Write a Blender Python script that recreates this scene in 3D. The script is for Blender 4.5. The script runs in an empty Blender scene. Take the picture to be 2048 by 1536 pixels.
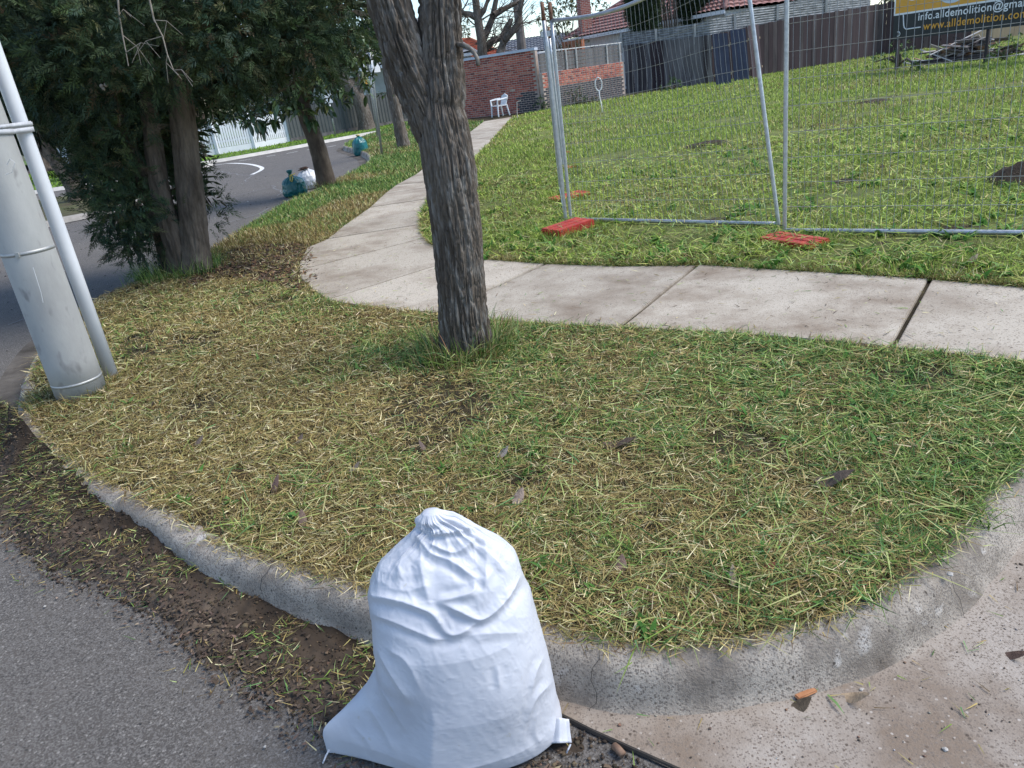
import bpy, bmesh, math, random
import numpy as np
from mathutils import Vector, Matrix
from mathutils.geometry import delaunay_2d_cdt
random.seed(7)
RNG = np.random.default_rng(11)
R = math.radians
SC = bpy.context.scene
COL = SC.collection

# ------------------------------------------------------------------ camera
F, CX, CY, H = 1500.0, 1024.0, 768.0, 1.7      # focal length and centre in photo pixels, eye height in metres
VP = (1530.0, 4400.0)                           # where the plumb lines of the photograph meet
_d = (VP[0]-CX, VP[1]-CY); _L = math.hypot(*_d)
TH = math.atan(F/_L)
U = (_d[0]/_L, _d[1]/_L); RT = (U[1], -U[0])
cam = bpy.data.cameras.new('camera'); camo = bpy.data.objects.new('camera', cam); COL.objects.link(camo)
cam.sensor_width = 36; cam.lens = F/2048*36; cam.clip_start = .05; cam.clip_end = 2000
Rv = Vector((1, 0, 0)); Dv = Vector((0, -math.sin(TH), -math.cos(TH)))
ex = Rv*U[1]+Dv*U[0]; ey = -(Rv*(-U[0])+Dv*U[1]); ez = ex.cross(ey)
M = Matrix((ex, ey, ez)).transposed().to_4x4(); M.translation = (0, 0, H)
camo.matrix_world = M
SC.camera = camo
SC.render.resolution_x = 1024; SC.render.resolution_y = 768

# ------------------------------------------------------------------ world, sun, exposure
SUN_EL, SUN_AZ = R(52), R(92)                  # azimuth clockwise from +Y
w = bpy.data.worlds.new('World'); SC.world = w; w.use_nodes = True
nt = w.node_tree; N = nt.nodes; bg = N['Background']
sky = N.new('ShaderNodeTexSky'); sky.sky_type = 'NISHITA'; sky.sun_disc = False
sky.sun_elevation = SUN_EL; sky.sun_rotation = SUN_AZ; sky.air_density = 1.0; sky.dust_density = .4; sky.ozone_density = 3.5
tc = N.new('ShaderNodeTexCoord'); mp = N.new('ShaderNodeMapping'); mp.inputs['Scale'].default_value = (1, 1, 2.2)
cn = N.new('ShaderNodeTexNoise'); cn.inputs['Scale'].default_value = 2.6; cn.inputs['Detail'].default_value = 8; cn.inputs['Roughness'].default_value = .62
cr = N.new('ShaderNodeValToRGB'); cr.color_ramp.elements[0].position = .54; cr.color_ramp.elements[1].position = .74
mx = N.new('ShaderNodeMix'); mx.data_type = 'RGBA'; mx.inputs['B'].default_value = (6.0, 6.3, 6.7, 1)
L = nt.links
L.new(tc.outputs['Generated'], mp.inputs['Vector']); L.new(mp.outputs['Vector'], cn.inputs['Vector']); L.new(cn.outputs['Fac'], cr.inputs['Fac'])
L.new(cr.outputs['Color'], mx.inputs['Factor']); L.new(sky.outputs['Color'], mx.inputs['A']); L.new(mx.outputs['Result'], bg.inputs['Color'])
bg.inputs['Strength'].default_value = .13
sl = bpy.data.lights.new('sun', 'SUN'); sl.energy = 2.4; sl.angle = R(34); sl.color = (1, .94, .85)
so = bpy.data.objects.new('sun', sl); COL.objects.link(so)
sd = Vector((math.sin(SUN_AZ)*math.cos(SUN_EL), math.cos(SUN_AZ)*math.cos(SUN_EL), math.sin(SUN_EL)))
so.rotation_euler = sd.to_track_quat('Z', 'Y').to_euler(); so.location = (8, 3, 12)
vs = SC.view_settings; vs.view_transform = 'Standard'; vs.look = 'None'; vs.exposure = .95; vs.gamma = 1; vs.use_curve_mapping = False

# ------------------------------------------------------------------ measuring helpers
def ray(px, py):
    a, b = px-CX, py-CY
    X = (a*RT[0]+b*RT[1])/F; Y = (a*U[0]+b*U[1])/F
    return (X, math.cos(TH)-Y*math.sin(TH), -math.sin(TH)-Y*math.cos(TH))
def hit(px, py, z=0.0):
    d = ray(px, py); t = (z-H)/d[2]; return (d[0]*t, d[1]*t)
def dep(px, py, y):
    d = ray(px, py); t = y/d[1]; return Vector((d[0]*t, y, H+d[2]*t))
def hits(l, z): return [hit(a, b, z) for a, b in l]
def projn(P):
    P = np.asarray(P); z = P[:, 2]-H
    Dp = P[:, 1]*math.cos(TH)-z*math.sin(TH); Y = -P[:, 1]*math.sin(TH)-z*math.cos(TH); X = P[:, 0]
    return np.stack([CX+F*(X/Dp*RT[0]+Y/Dp*U[0]), CY+F*(X/Dp*RT[1]+Y/Dp*U[1])], 1)

# ------------------------------------------------------------------ noise
def _h(ix, iy, iz, s):
    v = (ix.astype(np.int64)*374761393+iy.astype(np.int64)*668265263+iz.astype(np.int64)*1440662683+s*1274126177) & 0xffffffff
    v = ((v ^ (v >> 13))*1103515245) & 0xffffffff
    v = ((v ^ (v >> 16))*2246822519) & 0xffffffff
    return ((v ^ (v >> 15)) & 0xffffff)/float(0xffffff)
def vn(x, y, z=None, s=0):
    x = np.asarray(x, float); y = np.asarray(y, float); z = np.zeros_like(x) if z is None else np.asarray(z, float)
    ix, iy, iz = np.floor(x), np.floor(y), np.floor(z); fx, fy, fz = x-ix, y-iy, z-iz
    fx = fx*fx*(3-2*fx); fy = fy*fy*(3-2*fy); fz = fz*fz*(3-2*fz); o = 0
    for a in (0, 1):
        for b in (0, 1):
            for c in (0, 1):
                o = o+_h(ix+a, iy+b, iz+c, s)*(fx if a else 1-fx)*(fy if b else 1-fy)*(fz if c else 1-fz)
    return o
def fbm(x, y, z=None, o=4, s=0):
    t = 0; a = .5; k = 1.0
    for i in range(o):
        t = t+a*vn(np.asarray(x)*k, np.asarray(y)*k, None if z is None else np.asarray(z)*k, s+i); a *= .5; k *= 2.03
    return t/(1-.5**o)
def sstep(a, b, x):
    t = np.clip((np.asarray(x, float)-a)/(b-a), 0, 1); return t*t*(3-2*t)
def inpoly(x, y, poly):
    x = np.asarray(x); y = np.asarray(y); c = np.zeros(x.shape, bool); n = len(poly)
    for i in range(n):
        x1, y1 = poly[i]; x2, y2 = poly[(i+1) % n]
        if y1 == y2: continue
        m = ((y1 > y) != (y2 > y)) & (x < (x2-x1)*(y-y1)/(y2-y1)+x1); c ^= m
    return c
def distline(x, y, line):
    d = np.full(np.shape(x), 1e9)
    for (x1, y1), (x2, y2) in zip(line[:-1], line[1:]):
        vx, vy = x2-x1, y2-y1; q = vx*vx+vy*vy+1e-12
        t = np.clip(((x-x1)*vx+(y-y1)*vy)/q, 0, 1); d = np.minimum(d, np.hypot(x-x1-t*vx, y-y1-t*vy))
    return d
def catmull(pts, step):
    P = [np.array(p, float) for p in pts]; P = [2*P[0]-P[1]]+P+[2*P[-1]-P[-2]]; out = []
    for i in range(1, len(P)-2):
        n = max(1, int(np.linalg.norm(P[i+1]-P[i])/step))
        for k in range(n):
            t = k/n; a, b, c, d = P[i-1:i+3]
            out.append(.5*((2*b)+(-a+c)*t+(2*a-5*b+4*c-d)*t*t+(-a+3*b-3*c+d)*t**3))
    out.append(P[-2]); return [tuple(p) for p in out]

# ------------------------------------------------------------------ materials
def _mat(name):
    m = bpy.data.materials.new(name); m.use_nodes = True
    n = m.node_tree.nodes; return m, n, m.node_tree.links, n['Principled BSDF']
def pmat(name, c1, c2=None, scale=8, rough=.7, bump=0, bscale=60, metal=0, lo=.35, hi=.65, c3=None, scale3=300, t3=(.62, .68), stretch=(1, 1, 1), spec=.3, detail=5, bdist=.01, vor=None):
    m, n, l, b = _mat(name)
    c2 = c2 or c1
    t = n.new('ShaderNodeTexCoord'); mp = n.new('ShaderNodeMapping'); mp.inputs['Scale'].default_value = stretch
    l.new(t.outputs['Object'], mp.inputs['Vector'])
    def noise(s, d=5):
        q = n.new('ShaderNodeTexNoise'); q.inputs['Scale'].default_value = s; q.inputs['Detail'].default_value = d; q.inputs['Roughness'].default_value = .65
        l.new(mp.outputs['Vector'], q.inputs['Vector']); return q
    q = noise(scale, detail); r = n.new('ShaderNodeValToRGB'); e = r.color_ramp.elements
    e[0].position = lo; e[1].position = hi; e[0].color = (*c1, 1); e[1].color = (*c2, 1)
    l.new(q.outputs['Fac'], r.inputs['Fac']); out = r.outputs['Color']
    if c3:
        q3 = noise(scale3, 2); r3 = n.new('ShaderNodeValToRGB'); r3.color_ramp.elements[0].position, r3.color_ramp.elements[1].position = t3
        mm = n.new('ShaderNodeMix'); mm.data_type = 'RGBA'; l.new(q3.outputs['Fac'], r3.inputs['Fac']); l.new(r3.outputs['Color'], mm.inputs['Factor'])
        l.new(out, mm.inputs['A']); mm.inputs['B'].default_value = (*c3, 1); out = mm.outputs['Result']
    for vsc, thr, dmax, vc in (vor or ()):                     # stones or pits: random cells above thr, out to dmax of the cell
        vo = n.new('ShaderNodeTexVoronoi'); vo.inputs['Scale'].default_value = vsc; l.new(mp.outputs['Vector'], vo.inputs['Vector'])
        sx_ = n.new('ShaderNodeSeparateColor'); l.new(vo.outputs['Color'], sx_.inputs['Color'])
        m1 = n.new('ShaderNodeMapRange'); m1.inputs['From Min'].default_value = thr; m1.inputs['From Max'].default_value = min(1, thr+.25); l.new(sx_.outputs['Red'], m1.inputs['Value'])
        m2 = n.new('ShaderNodeMapRange'); m2.inputs['From Min'].default_value = dmax; m2.inputs['From Max'].default_value = dmax*.6; l.new(vo.outputs['Distance'], m2.inputs['Value'])
        mu = n.new('ShaderNodeMath'); mu.operation = 'MULTIPLY'; l.new(m1.outputs['Result'], mu.inputs[0]); l.new(m2.outputs['Result'], mu.inputs[1])
        mm = n.new('ShaderNodeMix'); mm.data_type = 'RGBA'; l.new(mu.outputs[0], mm.inputs['Factor']); l.new(out, mm.inputs['A']); mm.inputs['B'].default_value = (*vc, 1); out = mm.outputs['Result']
    l.new(out, b.inputs['Base Color'])
    b.inputs['Roughness'].default_value = rough; b.inputs['Metallic'].default_value = metal; b.inputs['Specular IOR Level'].default_value = spec
    if bump:
        qb = noise(bscale, 6); bn = n.new('ShaderNodeBump'); bn.inputs['Strength'].default_value = bump; bn.inputs['Distance'].default_value = bdist
        l.new(qb.outputs['Fac'], bn.inputs['Height']); l.new(bn.outputs['Normal'], b.inputs['Normal'])
    return m
def vmat(name, rough=.6, trans=.25, spec=.3):
    m, n, l, b = _mat(name)
    a = n.new('ShaderNodeAttribute'); a.attribute_name = 'Col'
    l.new(a.outputs['Color'], b.inputs['Base Color']); b.inputs['Roughness'].default_value = rough; b.inputs['Specular IOR Level'].default_value = spec
    if trans:
        t = n.new('ShaderNodeBsdfTranslucent'); l.new(a.outputs['Color'], t.inputs['Color'])
        mx = n.new('ShaderNodeMixShader'); mx.inputs[0].default_value = trans
        l.new(b.outputs[0], mx.inputs[1]); l.new(t.outputs[0], mx.inputs[2]); l.new(mx.outputs[0], n['Material Output'].inputs[0])
    return m

MAT = {}
MAT['asphalt'] = pmat('asphalt', (.070, .064, .059), (.110, .098, .086), 1.6, .9, .8, 190, bdist=.006, detail=8, vor=((190, .35, .9, (.15, .14, .13)), (130, .88, .8, (.25, .235, .215)), (150, .82, .8, (.045, .042, .04))))
for _k, _g in enumerate((1.0, 1.08, .92, 1.03)): MAT['slab%d' % _k] = pmat('footpath_concrete', (.21*_g, .165*_g, .122*_g), (.42*_g, .375*_g, .31*_g), 1.3+.3*_k, .92, .5, 120, bdist=.005, lo=.3, hi=.58, vor=((110+12*_k, .62, .55, (.20, .165, .13)), (55+6*_k, .86, .42, (.10, .082, .066))))
MAT['concrete'] = pmat('concrete', (.24, .195, .155), (.43, .39, .345), 1.6, .9, .35, 160, c3=(.12, .10, .085), scale3=75, t3=(.60, .68), bdist=.004, lo=.3, hi=.6)
MAT['gutter'] = pmat('dirty_gutter', (.045, .038, .03), (.13, .115, .10), 2.5, .95, .6, 120, bdist=.006)
MAT['kerbstone'] = pmat('kerb_concrete', (.14, .118, .096), (.42, .375, .32), 3.4, .9, .9, 130, bdist=.01, lo=.34, hi=.6, c3=(.55, .52, .48), scale3=7, t3=(.64, .74), vor=((170, .5, .7, (.19, .165, .14)), (80, .95, .5, (.08, .068, .056))))
MAT['drive'] = pmat('driveway_concrete', (.20, .155, .118), (.34, .30, .26), 2.6, .9, .6, 150, bdist=.006, lo=.36, hi=.6, vor=((170, .55, .65, (.17, .14, .115)), (80, .88, .45, (.09, .07, .055)), (120, .96, .6, (.42, .38, .34))))
MAT['soil'] = pmat('soil', (.022, .016, .011), (.062, .045, .031), 9, .95, 1, 60, c3=(.12, .095, .07), scale3=130, t3=(.62, .7), bdist=.02)
MAT['thatch'] = pmat('thatch', (.026, .020, .010), (.07, .055, .028), 5, .95, 1, 90, c3=(.03, .035, .012), scale3=40, bdist=.02)
MAT['lawn'] = pmat('lawn_soil', (.085, .105, .028), (.18, .20, .05), 3, .95, 1, 60, c3=(.055, .042, .025), scale3=2.2, t3=(.62, .7), bdist=.02)
MAT['grassblade'] = vmat('grass_blade', .75, .16, .08)
MAT['leafcol'] = vmat('foliage', .5, .15)
MAT['needle'] = vmat('conifer_foliage', .65, .1)
MAT['glossleaf'] = vmat('glossy_leaf', .32, .12, .5)
MAT['soilv'] = vmat('gutter_earth', .95, 0, .2)
MAT['debris'] = vmat('debris', .85, 0)
MAT['white_paint'] = pmat('white_paint', (.72, .73, .75), (.80, .80, .80), 4, .5)
MAT['road_paint'] = pmat('road_paint', (.55, .55, .54), (.72, .72, .70), 5, .8)
MAT['galv'] = pmat('galvanised_steel', (.38, .40, .42), (.54, .56, .58), 25, .42, metal=.65, spec=.5)
MAT['wire'] = pmat('dull_wire', (.26, .27, .27), (.38, .39, .39), 25, .6, metal=.3)
MAT['rust'] = pmat('rusty_steel', (.13, .05, .03), (.22, .13, .09), 40, .8, .3, 120)
MAT['red_plastic'] = pmat('red_plastic', (.34, .025, .022), (.50, .075, .04), 9, .6, .2, 40, c3=(.16, .09, .06), scale3=22, t3=(.58, .7))

# ------------------------------------------------------------------ object helpers
def props(o, label=None, cat=None, group=None, kind=None):
    if label: o['label'] = label
    if cat: o['category'] = cat
    if group: o['group'] = group
    if kind: o['kind'] = kind
    return o
def setparent(o, p):
    if p is not None:
        o.parent = p; o.matrix_parent_inverse = Matrix.Translation(-Vector(p.get('_o', (0, 0, 0))))
def empty(name, loc, label=None, cat=None, group=None, kind=None):
    o = bpy.data.objects.new(name, None); COL.objects.link(o); o.location = loc; o.empty_display_size = .1
    o['_o'] = tuple(loc); return props(o, label, cat, group, kind)
def npmesh(name, V, Fc, mat, parent=None, smooth=False, col=None, mats=None, fmat=None):
    """V (n,3); Fc (m,3|4) array or list of lists"""
    me = bpy.data.meshes.new(name); V = np.ascontiguousarray(V, dtype=np.float32)
    if isinstance(Fc, np.ndarray):
        m, k = Fc.shape
        me.vertices.add(len(V)); me.vertices.foreach_set('co', V.ravel())
        me.loops.add(m*k); me.loops.foreach_set('vertex_index', np.ascontiguousarray(Fc, dtype=np.int32).ravel())
        me.polygons.add(m); me.polygons.foreach_set('loop_start', np.arange(0, m*k, k, dtype=np.int32))
        me.update(calc_edges=True)
    else:
        me.from_pydata([tuple(map(float, v)) for v in V], [], [tuple(int(i) for i in f) for f in Fc]); me.update()
    if smooth: me.polygons.foreach_set('use_smooth', np.ones(len(me.polygons), bool))
    if col is not None:
        a = me.color_attributes.new('Col', 'FLOAT_COLOR', 'POINT'); c = np.ones((len(V), 4), np.float32); c[:, :3] = col
        a.data.foreach_set('color', c.ravel())
    for mm in (mats or [mat]): me.materials.append(mm)
    if fmat is not None: me.polygons.foreach_set('material_index', np.asarray(fmat, np.int32))
    o = bpy.data.objects.new(name, me); COL.objects.link(o); setparent(o, parent); return o
def inst(name, src, Mx, parent=None):
    o = bpy.data.objects.new(name, src); COL.objects.link(o); setparent(o, parent); o.matrix_basis = Mx; return o
class MB:
    def __init__(s): s.v = []; s.f = []
    def add(s, V, Fc):
        o = len(s.v); s.v += [tuple(v) for v in V]; s.f += [tuple(i+o for i in f) for f in Fc]; return s
    def box(s, c, d, rz=0, Mx=None, bev=0):
        x, y, z = d[0]/2, d[1]/2, d[2]/2
        V = [Vector((a*x, b*y, e*z)) for a in (-1, 1) for b in (-1, 1) for e in (-1, 1)]
        T = Matrix.Translation(c) @ (Mx if Mx is not None else Matrix.Rotation(rz, 4, 'Z'))
        return s.add([T @ v for v in V], [(0, 1, 3, 2), (4, 6, 7, 5), (0, 4, 5, 1), (2, 3, 7, 6), (0, 2, 6, 4), (1, 5, 7, 3)])
    def tube(s, pts, r, n=8, cap=True):
        P = [Vector(p) for p in pts]; k = len(P); rs = r if hasattr(r, '__len__') else [r]*k
        V = []; Fc = []; up = Vector((0, 0, 1))
        for i in range(k):
            t = (P[min(i+1, k-1)]-P[max(i-1, 0)]).normalized()
            if i == 0:
                a = t.orthogonal().normalized()
            else:
                a = (a-t*a.dot(t)).normalized()
            b = t.cross(a)
            for j in range(n):
                q = 2*math.pi*j/n; V.append(P[i]+(a*math.cos(q)+b*math.sin(q))*rs[i])
        for i in range(k-1):
            for j in range(n): Fc.append((i*n+j, i*n+(j+1) % n, (i+1)*n+(j+1) % n, (i+1)*n+j))
        if cap: Fc += [tuple(range(n))[::-1], tuple((k-1)*n+j for j in range(n))]
        return s.add(V, Fc)
    def lathe(s, prof, c=(0, 0, 0), n=16):
        V = []; Fc = []; k = len(prof)
        for r, z in prof:
            for j in range(n):
                q = 2*math.pi*j/n; V.append((c[0]+r*math.cos(q), c[1]+r*math.sin(q), c[2]+z))
        for i in range(k-1):
            for j in range(n): Fc.append((i*n+j, i*n+(j+1) % n, (i+1)*n+(j+1) % n, (i+1)*n+j))
        Fc += [tuple(range(n))[::-1], tuple((k-1)*n+j for j in range(n))]
        return s.add(V, Fc)
    def prism(s, poly, z0, z1):
        n = len(poly); V = [(p[0], p[1], z0) for p in poly]+[(p[0], p[1], z1) for p in poly]
        return s.add(V, [tuple(range(n))[::-1], tuple(range(n, 2*n))]+[(i, (i+1) % n, n+(i+1) % n, n+i) for i in range(n)])
    def build(s, name, mat, parent=None, smooth=False):
        return npmesh(name, np.array(s.v), s.f, mat, parent, smooth)
def struct(o): o['kind'] = 'structure'; return o
def sheet(name, poly, zf, mat, step=None, kind='structure', near=None, extra=None):
    """polygon filled by a constrained triangulation, height from zf(x,y)"""
    P = [Vector((float(a), float(b))) for a, b in poly]; nb = len(P)
    pts = list(P)
    if step:
        a = np.array(poly); x0, y0 = a.min(0); x1, y1 = a.max(0)
        if near: x0, y0, x1, y1 = max(x0, near[0]), max(y0, near[1]), min(x1, near[2]), min(y1, near[3])
        gx, gy = np.meshgrid(np.arange(x0, x1, step), np.arange(y0, y1, step)); gx = gx.ravel(); gy = gy.ravel()
        gx = gx+RNG.uniform(-.3, .3, gx.shape)*step; gy = gy+RNG.uniform(-.3, .3, gy.shape)*step
        k = inpoly(gx, gy, poly) & (distline(gx, gy, list(poly)+[poly[0]]) > step*.4)
        pts += [Vector((float(a), float(b))) for a, b in zip(gx[k], gy[k])]
    r = delaunay_2d_cdt(pts, [], [list(range(nb))], 1, 1e-5)
    V = np.array([(p.x, p.y) for p in r[0]]); z = zf(V[:, 0], V[:, 1]) if callable(zf) else np.full(len(V), zf)
    Fc = [f for f in r[2]]
    o = npmesh(name, np.column_stack([V, z]), Fc, mat, smooth=True)
    n = np.array([p.normal.z for p in o.data.polygons])
    if n.mean() < 0: o.data.flip_normals()
    o['kind'] = kind; return o

# ------------------------------------------------------------------ outlines measured on the ground
LZ = .135
KERB_PX = [(2330, 690), (2200, 800), (2048, 950), (2000, 992), (1920, 1082), (1800, 1180), (1650, 1252), (1500, 1288), (1300, 1308), (1200, 1298), (1090, 1270),
           (900, 1232), (735, 1188), (500, 1115), (395, 1076), (328, 1030), (195, 968), (133, 926), (82, 872), (56, 822), (58, 770), (80, 715), (120, 650), (190, 603), (300, 555), (410, 506),
           (570, 408), (640, 380), (690, 353), (722, 336), (741, 322), (737, 308), (716, 299), (690, 291), (704, 283), (745, 268), (790, 253), (835, 240)]
KERB = catmull(hits(KERB_PX, LZ), .12)
NEAR_PX = [(2330, 772), (2048, 725), (1785, 697), (1600, 680), (1430, 667), (1240, 657), (1100, 650), (980, 640), (876, 627), (797, 621), (692, 608), (655, 600), (626, 580), (598, 553), (600, 525), (615, 496),
           (657, 478), (692, 449), (742, 414), (771, 387), (792, 371), (831, 350), (890, 303), (935, 268), (968, 243)]
FAR_PX = [(2330, 612), (2048, 577), (1860, 561), (1600, 545), (1400, 532), (1240, 534), (1091, 529), (965, 520), (905, 508), (859, 488), (847, 475), (839, 449), (846, 420), (860, 395), (885, 368), (945, 318), (975, 289), (1000, 261), (1024, 234)]
NEARL = hits(NEAR_PX, .16); FARL = hits(FAR_PX, .16)
PATH_POLY = NEARL+FARL[::-1]
k0 = KERB[0]; ke = KERB[-1]; n0 = NEARL[0]
LAND = [tuple(p) for p in KERB]+[(ke[0]+2, 60), (60, 75), (60, -3), (n0[0]+2.9, n0[1]-2.9)]
VERGE = [tuple(p) for p in KERB]+NEARL[::-1]
LOT = FARL+[(FARL[-1][0]+1.5, FARL[-1][1]+2), (30, 45), (30, -1)]

def zland(x, y):
    d = distline(np.asarray(x), np.asarray(y), KERB)
    return LZ+.022*np.clip(d/.25, 0, 1)*fbm(np.asarray(x)*3, np.asarray(y)*3, o=3, s=5)

# ------------------------------------------------------------------ ground, road, kerbs, paths
npmesh('ground', [(-400, -60, -.08), (400, -60, -.08), (400, 700, -.08), (-400, 700, -.08)], [(0, 1, 2, 3)], pmat('far_ground', (.06, .075, .03), (.09, .09, .05), .3, .95))['kind'] = 'structure'
npmesh('road', [(-70, -12, 0), (30, -12, 0), (30, 60, 0), (-70, 60, 0)], [(0, 1, 2, 3)], MAT['asphalt'])['kind'] = 'structure'
sheet('nature_strip', LAND, zland, MAT['thatch'], .22, near=(-7, 0, 5, 12))
lawn = sheet('lot_lawn', LOT, lambda x, y: zland(x, y)+.012*np.clip(distline(x, y, FARL)/.2, 0, 1)+.012, MAT['lawn'], .5, near=(-2, 0, 20, 40))

def sweep(name, line, prof, mat, jig=0, step=None, parent=None, z0=0):
    """prof: (outward offset, z); outward is to the right of travel when sgn=+1"""
    L_ = np.array(line); t = np.gradient(L_, axis=0); t /= np.linalg.norm(t, axis=1)[:, None]+1e-9
    nrm = np.stack([-t[:, 1], t[:, 0]], 1)
    nrm = np.stack([np.convolve(np.pad(nrm[:, i], 2, 'edge'), np.ones(5)/5, 'valid') for i in (0, 1)], 1)
    nrm /= np.linalg.norm(nrm, axis=1)[:, None]+1e-9
    k = len(prof); V = []
    for i, (p, q) in enumerate(zip(L_, nrm)):
        for o, z in prof:
            V.append((p[0]+q[0]*o, p[1]+q[1]*o, z+z0))
    V = np.array(V)
    if jig: V += (np.stack([fbm(V[:, 0]*9, V[:, 1]*9, V[:, 2]*9, 3, s) for s in (1, 2, 3)], 1)-.5)*jig
    n = len(L_); Fc = [(i*k+j, i*k+j+1, (i+1)*k+j+1, (i+1)*k+j) for i in range(n-1) for j in range(k-1)]
    o = npmesh(name, V, Fc, mat, parent, True)
    if np.mean([p.normal.z for p in o.data.polygons]) < 0: o.data.flip_normals()
    return o
# outward side of the kerb: the line runs right to left, so the road lies to its left (+normal)
_t = np.array(KERB[60])-np.array(KERB[59]); _n = np.array([-_t[1], _t[0]]); _n /= np.hypot(*_n)
_q = np.array(KERB[60])+_n*.05; SG = -1 if inpoly(np.array([_q[0]]), np.array([_q[1]]), LAND)[0] else 1
KP = [(-.07, .02), (-.06, .118), (-.05, .136), (-.02, .141), (.010, .140), (.036, .132), (.056, .113), (.070, .08), (.080, .045), (.090, .018), (.104, .006), (.12, -.01)]
struct(sweep('kerb', catmull(KERB, .05), [(SG*a, b) for a, b in KP], MAT['kerbstone'], .02))
ki = min(range(len(KERB)), key=lambda i: math.hypot(KERB[i][0]-hit(57, 790, LZ)[0], KERB[i][1]-hit(57, 790, LZ)[1]))
struct(sweep('gutter', KERB[ki:], [(SG*.10, .006), (SG*.22, .004), (SG*.34, .005)], MAT['gutter'], 0))
DRV = hits([(1095, 1330), (1100, 1425), (1180, 1466), (1330, 1536), (1700, 1700), (2900, 1700), (2900, 1000), (2330, 700), (2100, 900)], 0)+[(.9, 1.85), (.3, 1.65)]
sheet('driveway', DRV, .008, MAT['drive'], .3)
# expansion joint along the driveway edge
j0, j1, j2 = [hit(a, b, 0) for a, b in ((1098, 1422), (1180, 1464), (1420, 1572))]
mb = MB(); mb.tube([(*j0, .006), (*j1, .006), (*j2, .006)], .007, 5); struct(mb.build('driveway_joint', pmat('joint_filler', (.02, .02, .02), (.04, .035, .03), 20, .9)))

# footpath: every slab a piece of its own
JOINTS = [((2330, 772), (2330, 612)), ((1785, 697), (1860, 561)), ((1240, 657), (1395, 532)), ((876, 627), (1091, 529)), ((657, 600), (935, 513)),
          ((600, 541), (847, 477)), ((657, 479), (839, 450)), ((692, 449), (846, 419)), ((742, 415), (858, 398)), ((770, 388), (880, 372)), ((793, 370), (893, 361)), ((831, 350), (915, 343)),
          ((866, 322), (945, 318)), ((895, 299), (965, 299)), ((925, 276), (985, 279)), ((945, 261), (1003, 259)), ((968, 243), (1024, 234))]
def along(line, a, b):
    def s(p):
        best = (1e9, 0)
        for i in range(len(line)-1):
            x1, y1 = line[i]; x2, y2 = line[i+1]; vx, vy = x2-x1, y2-y1; q = vx*vx+vy*vy
            t = min(1, max(0, ((p[0]-x1)*vx+(p[1]-y1)*vy)/q)); d = math.hypot(p[0]-x1-t*vx, p[1]-y1-t*vy)
            if d < best[0]: best = (d, i+t)
        return best[1]
    sa, sb = s(a), s(b)
    def pt(u):
        i = min(int(u), len(line)-2); f = u-i; return (line[i][0]*(1-f)+line[i+1][0]*f, line[i][1]*(1-f)+line[i+1][1]*f)
    return [pt(sa)]+[line[i] for i in range(int(sa)+1, int(math.ceil(sb))) if sa+.02 < i < sb-.02]+[pt(sb)]
fp = empty('footpath', (0, 0, 0), kind='structure')
tops = [.168, .172, .166, .168, .165, .166, .168, .164, .167, .166, .168, .166, .167, .166, .167, .166]
for i in range(len(JOINTS)-1):
    (na, fa), (nb_, fb) = JOINTS[i], JOINTS[i+1]
    A = along(NEARL, hit(*na, .16), hit(*nb_, .16)); B = along(FARL, hit(*fa, .16), hit(*fb, .16))
    poly = A+B[::-1]; c = np.mean(poly, axis=0)
    g = (.012, .015, .015, .013, .012, .009)[i] if i < 6 else .009
    na_ = len(A); pol = [np.array(p) for p in poly]; ma = (pol[0]+pol[-1])/2; mz = (pol[na_-1]+pol[na_])/2; dl = (mz-ma)/np.linalg.norm(mz-ma)
    for q_ in (0, -1): pol[q_] = pol[q_]+dl*g
    for q_ in (na_-1, na_): pol[q_] = pol[q_]-dl*g
    poly = [tuple(p) for p in pol]
    mb = MB(); mb.prism(poly, .05, tops[i]); o = mb.build('slab', MAT['slab%d' % ((i*3) % 4)], fp)
    bm = bmesh.new(); bm.from_mesh(o.data); bmesh.ops.recalc_face_normals(bm, faces=bm.faces)
    ed = [e for e in bm.edges if all(v.co.z > .1 for v in e.verts)]
    bmesh.ops.bevel(bm, geom=ed, offset=.006, segments=2, affect='EDGES'); bm.to_mesh(o.data); bm.free()

# far verges across the street
FV = hits([(300, 348), (394, 326), (434, 320), (576, 295), (645, 282), (733, 266), (789, 256), (850, 243)], .1)
FVL = catmull([(-33, 26)]+FV, .6)
sheet('far_verge', [tuple(p) for p in FVL]+[(FV[-1][0]+6, 75), (-60, 75), (-60, 30)], .12, pmat('far_grass', (.05, .095, .015), (.10, .16, .03), 2, .9, .6, 30, bdist=.03), 3)
fk = [(-.02, .12), (.04, .126), (.10, .11), (.13, .02), (.26, .012)]
struct(sweep('far_kerb', FVL, [(-a*SG, b) for a, b in fk], pmat('pale_kerb', (.38, .37, .34), (.5, .48, .45), 3, .9)))
ISL = hits([(20, 462), (125, 436), (189, 424), (262, 405), (300, 388), (255, 382), (180, 386), (112, 396), (40, 410)], .1)
ISLc = catmull(ISL+[ISL[0]], .4)
sheet('traffic_island', ISLc[:-1], .12, pmat('island_soil', (.06, .045, .028), (.09, .10, .035), 2.5, .95, 1, 30, bdist=.03), .8)
_c = np.mean(ISLc, axis=0); _t = np.array(ISLc[3])-np.array(ISLc[2]); _nn = np.array([-_t[1], _t[0]]); isg = 1 if _nn@(np.array(ISLc[2])-_c) > 0 else -1
struct(sweep('island_kerb', ISLc, [(a*isg, b) for a, b in fk], pmat('island_kerb_concrete', (.2, .19, .17), (.34, .32, .3), 3, .9)))
MED = hits([(95, 398), (160, 392), (200, 380), (150, 376), (100, 384)], .1)
FL2 = hits([(20, 372), (80, 362), (150, 352), (230, 343)], .1)
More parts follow.
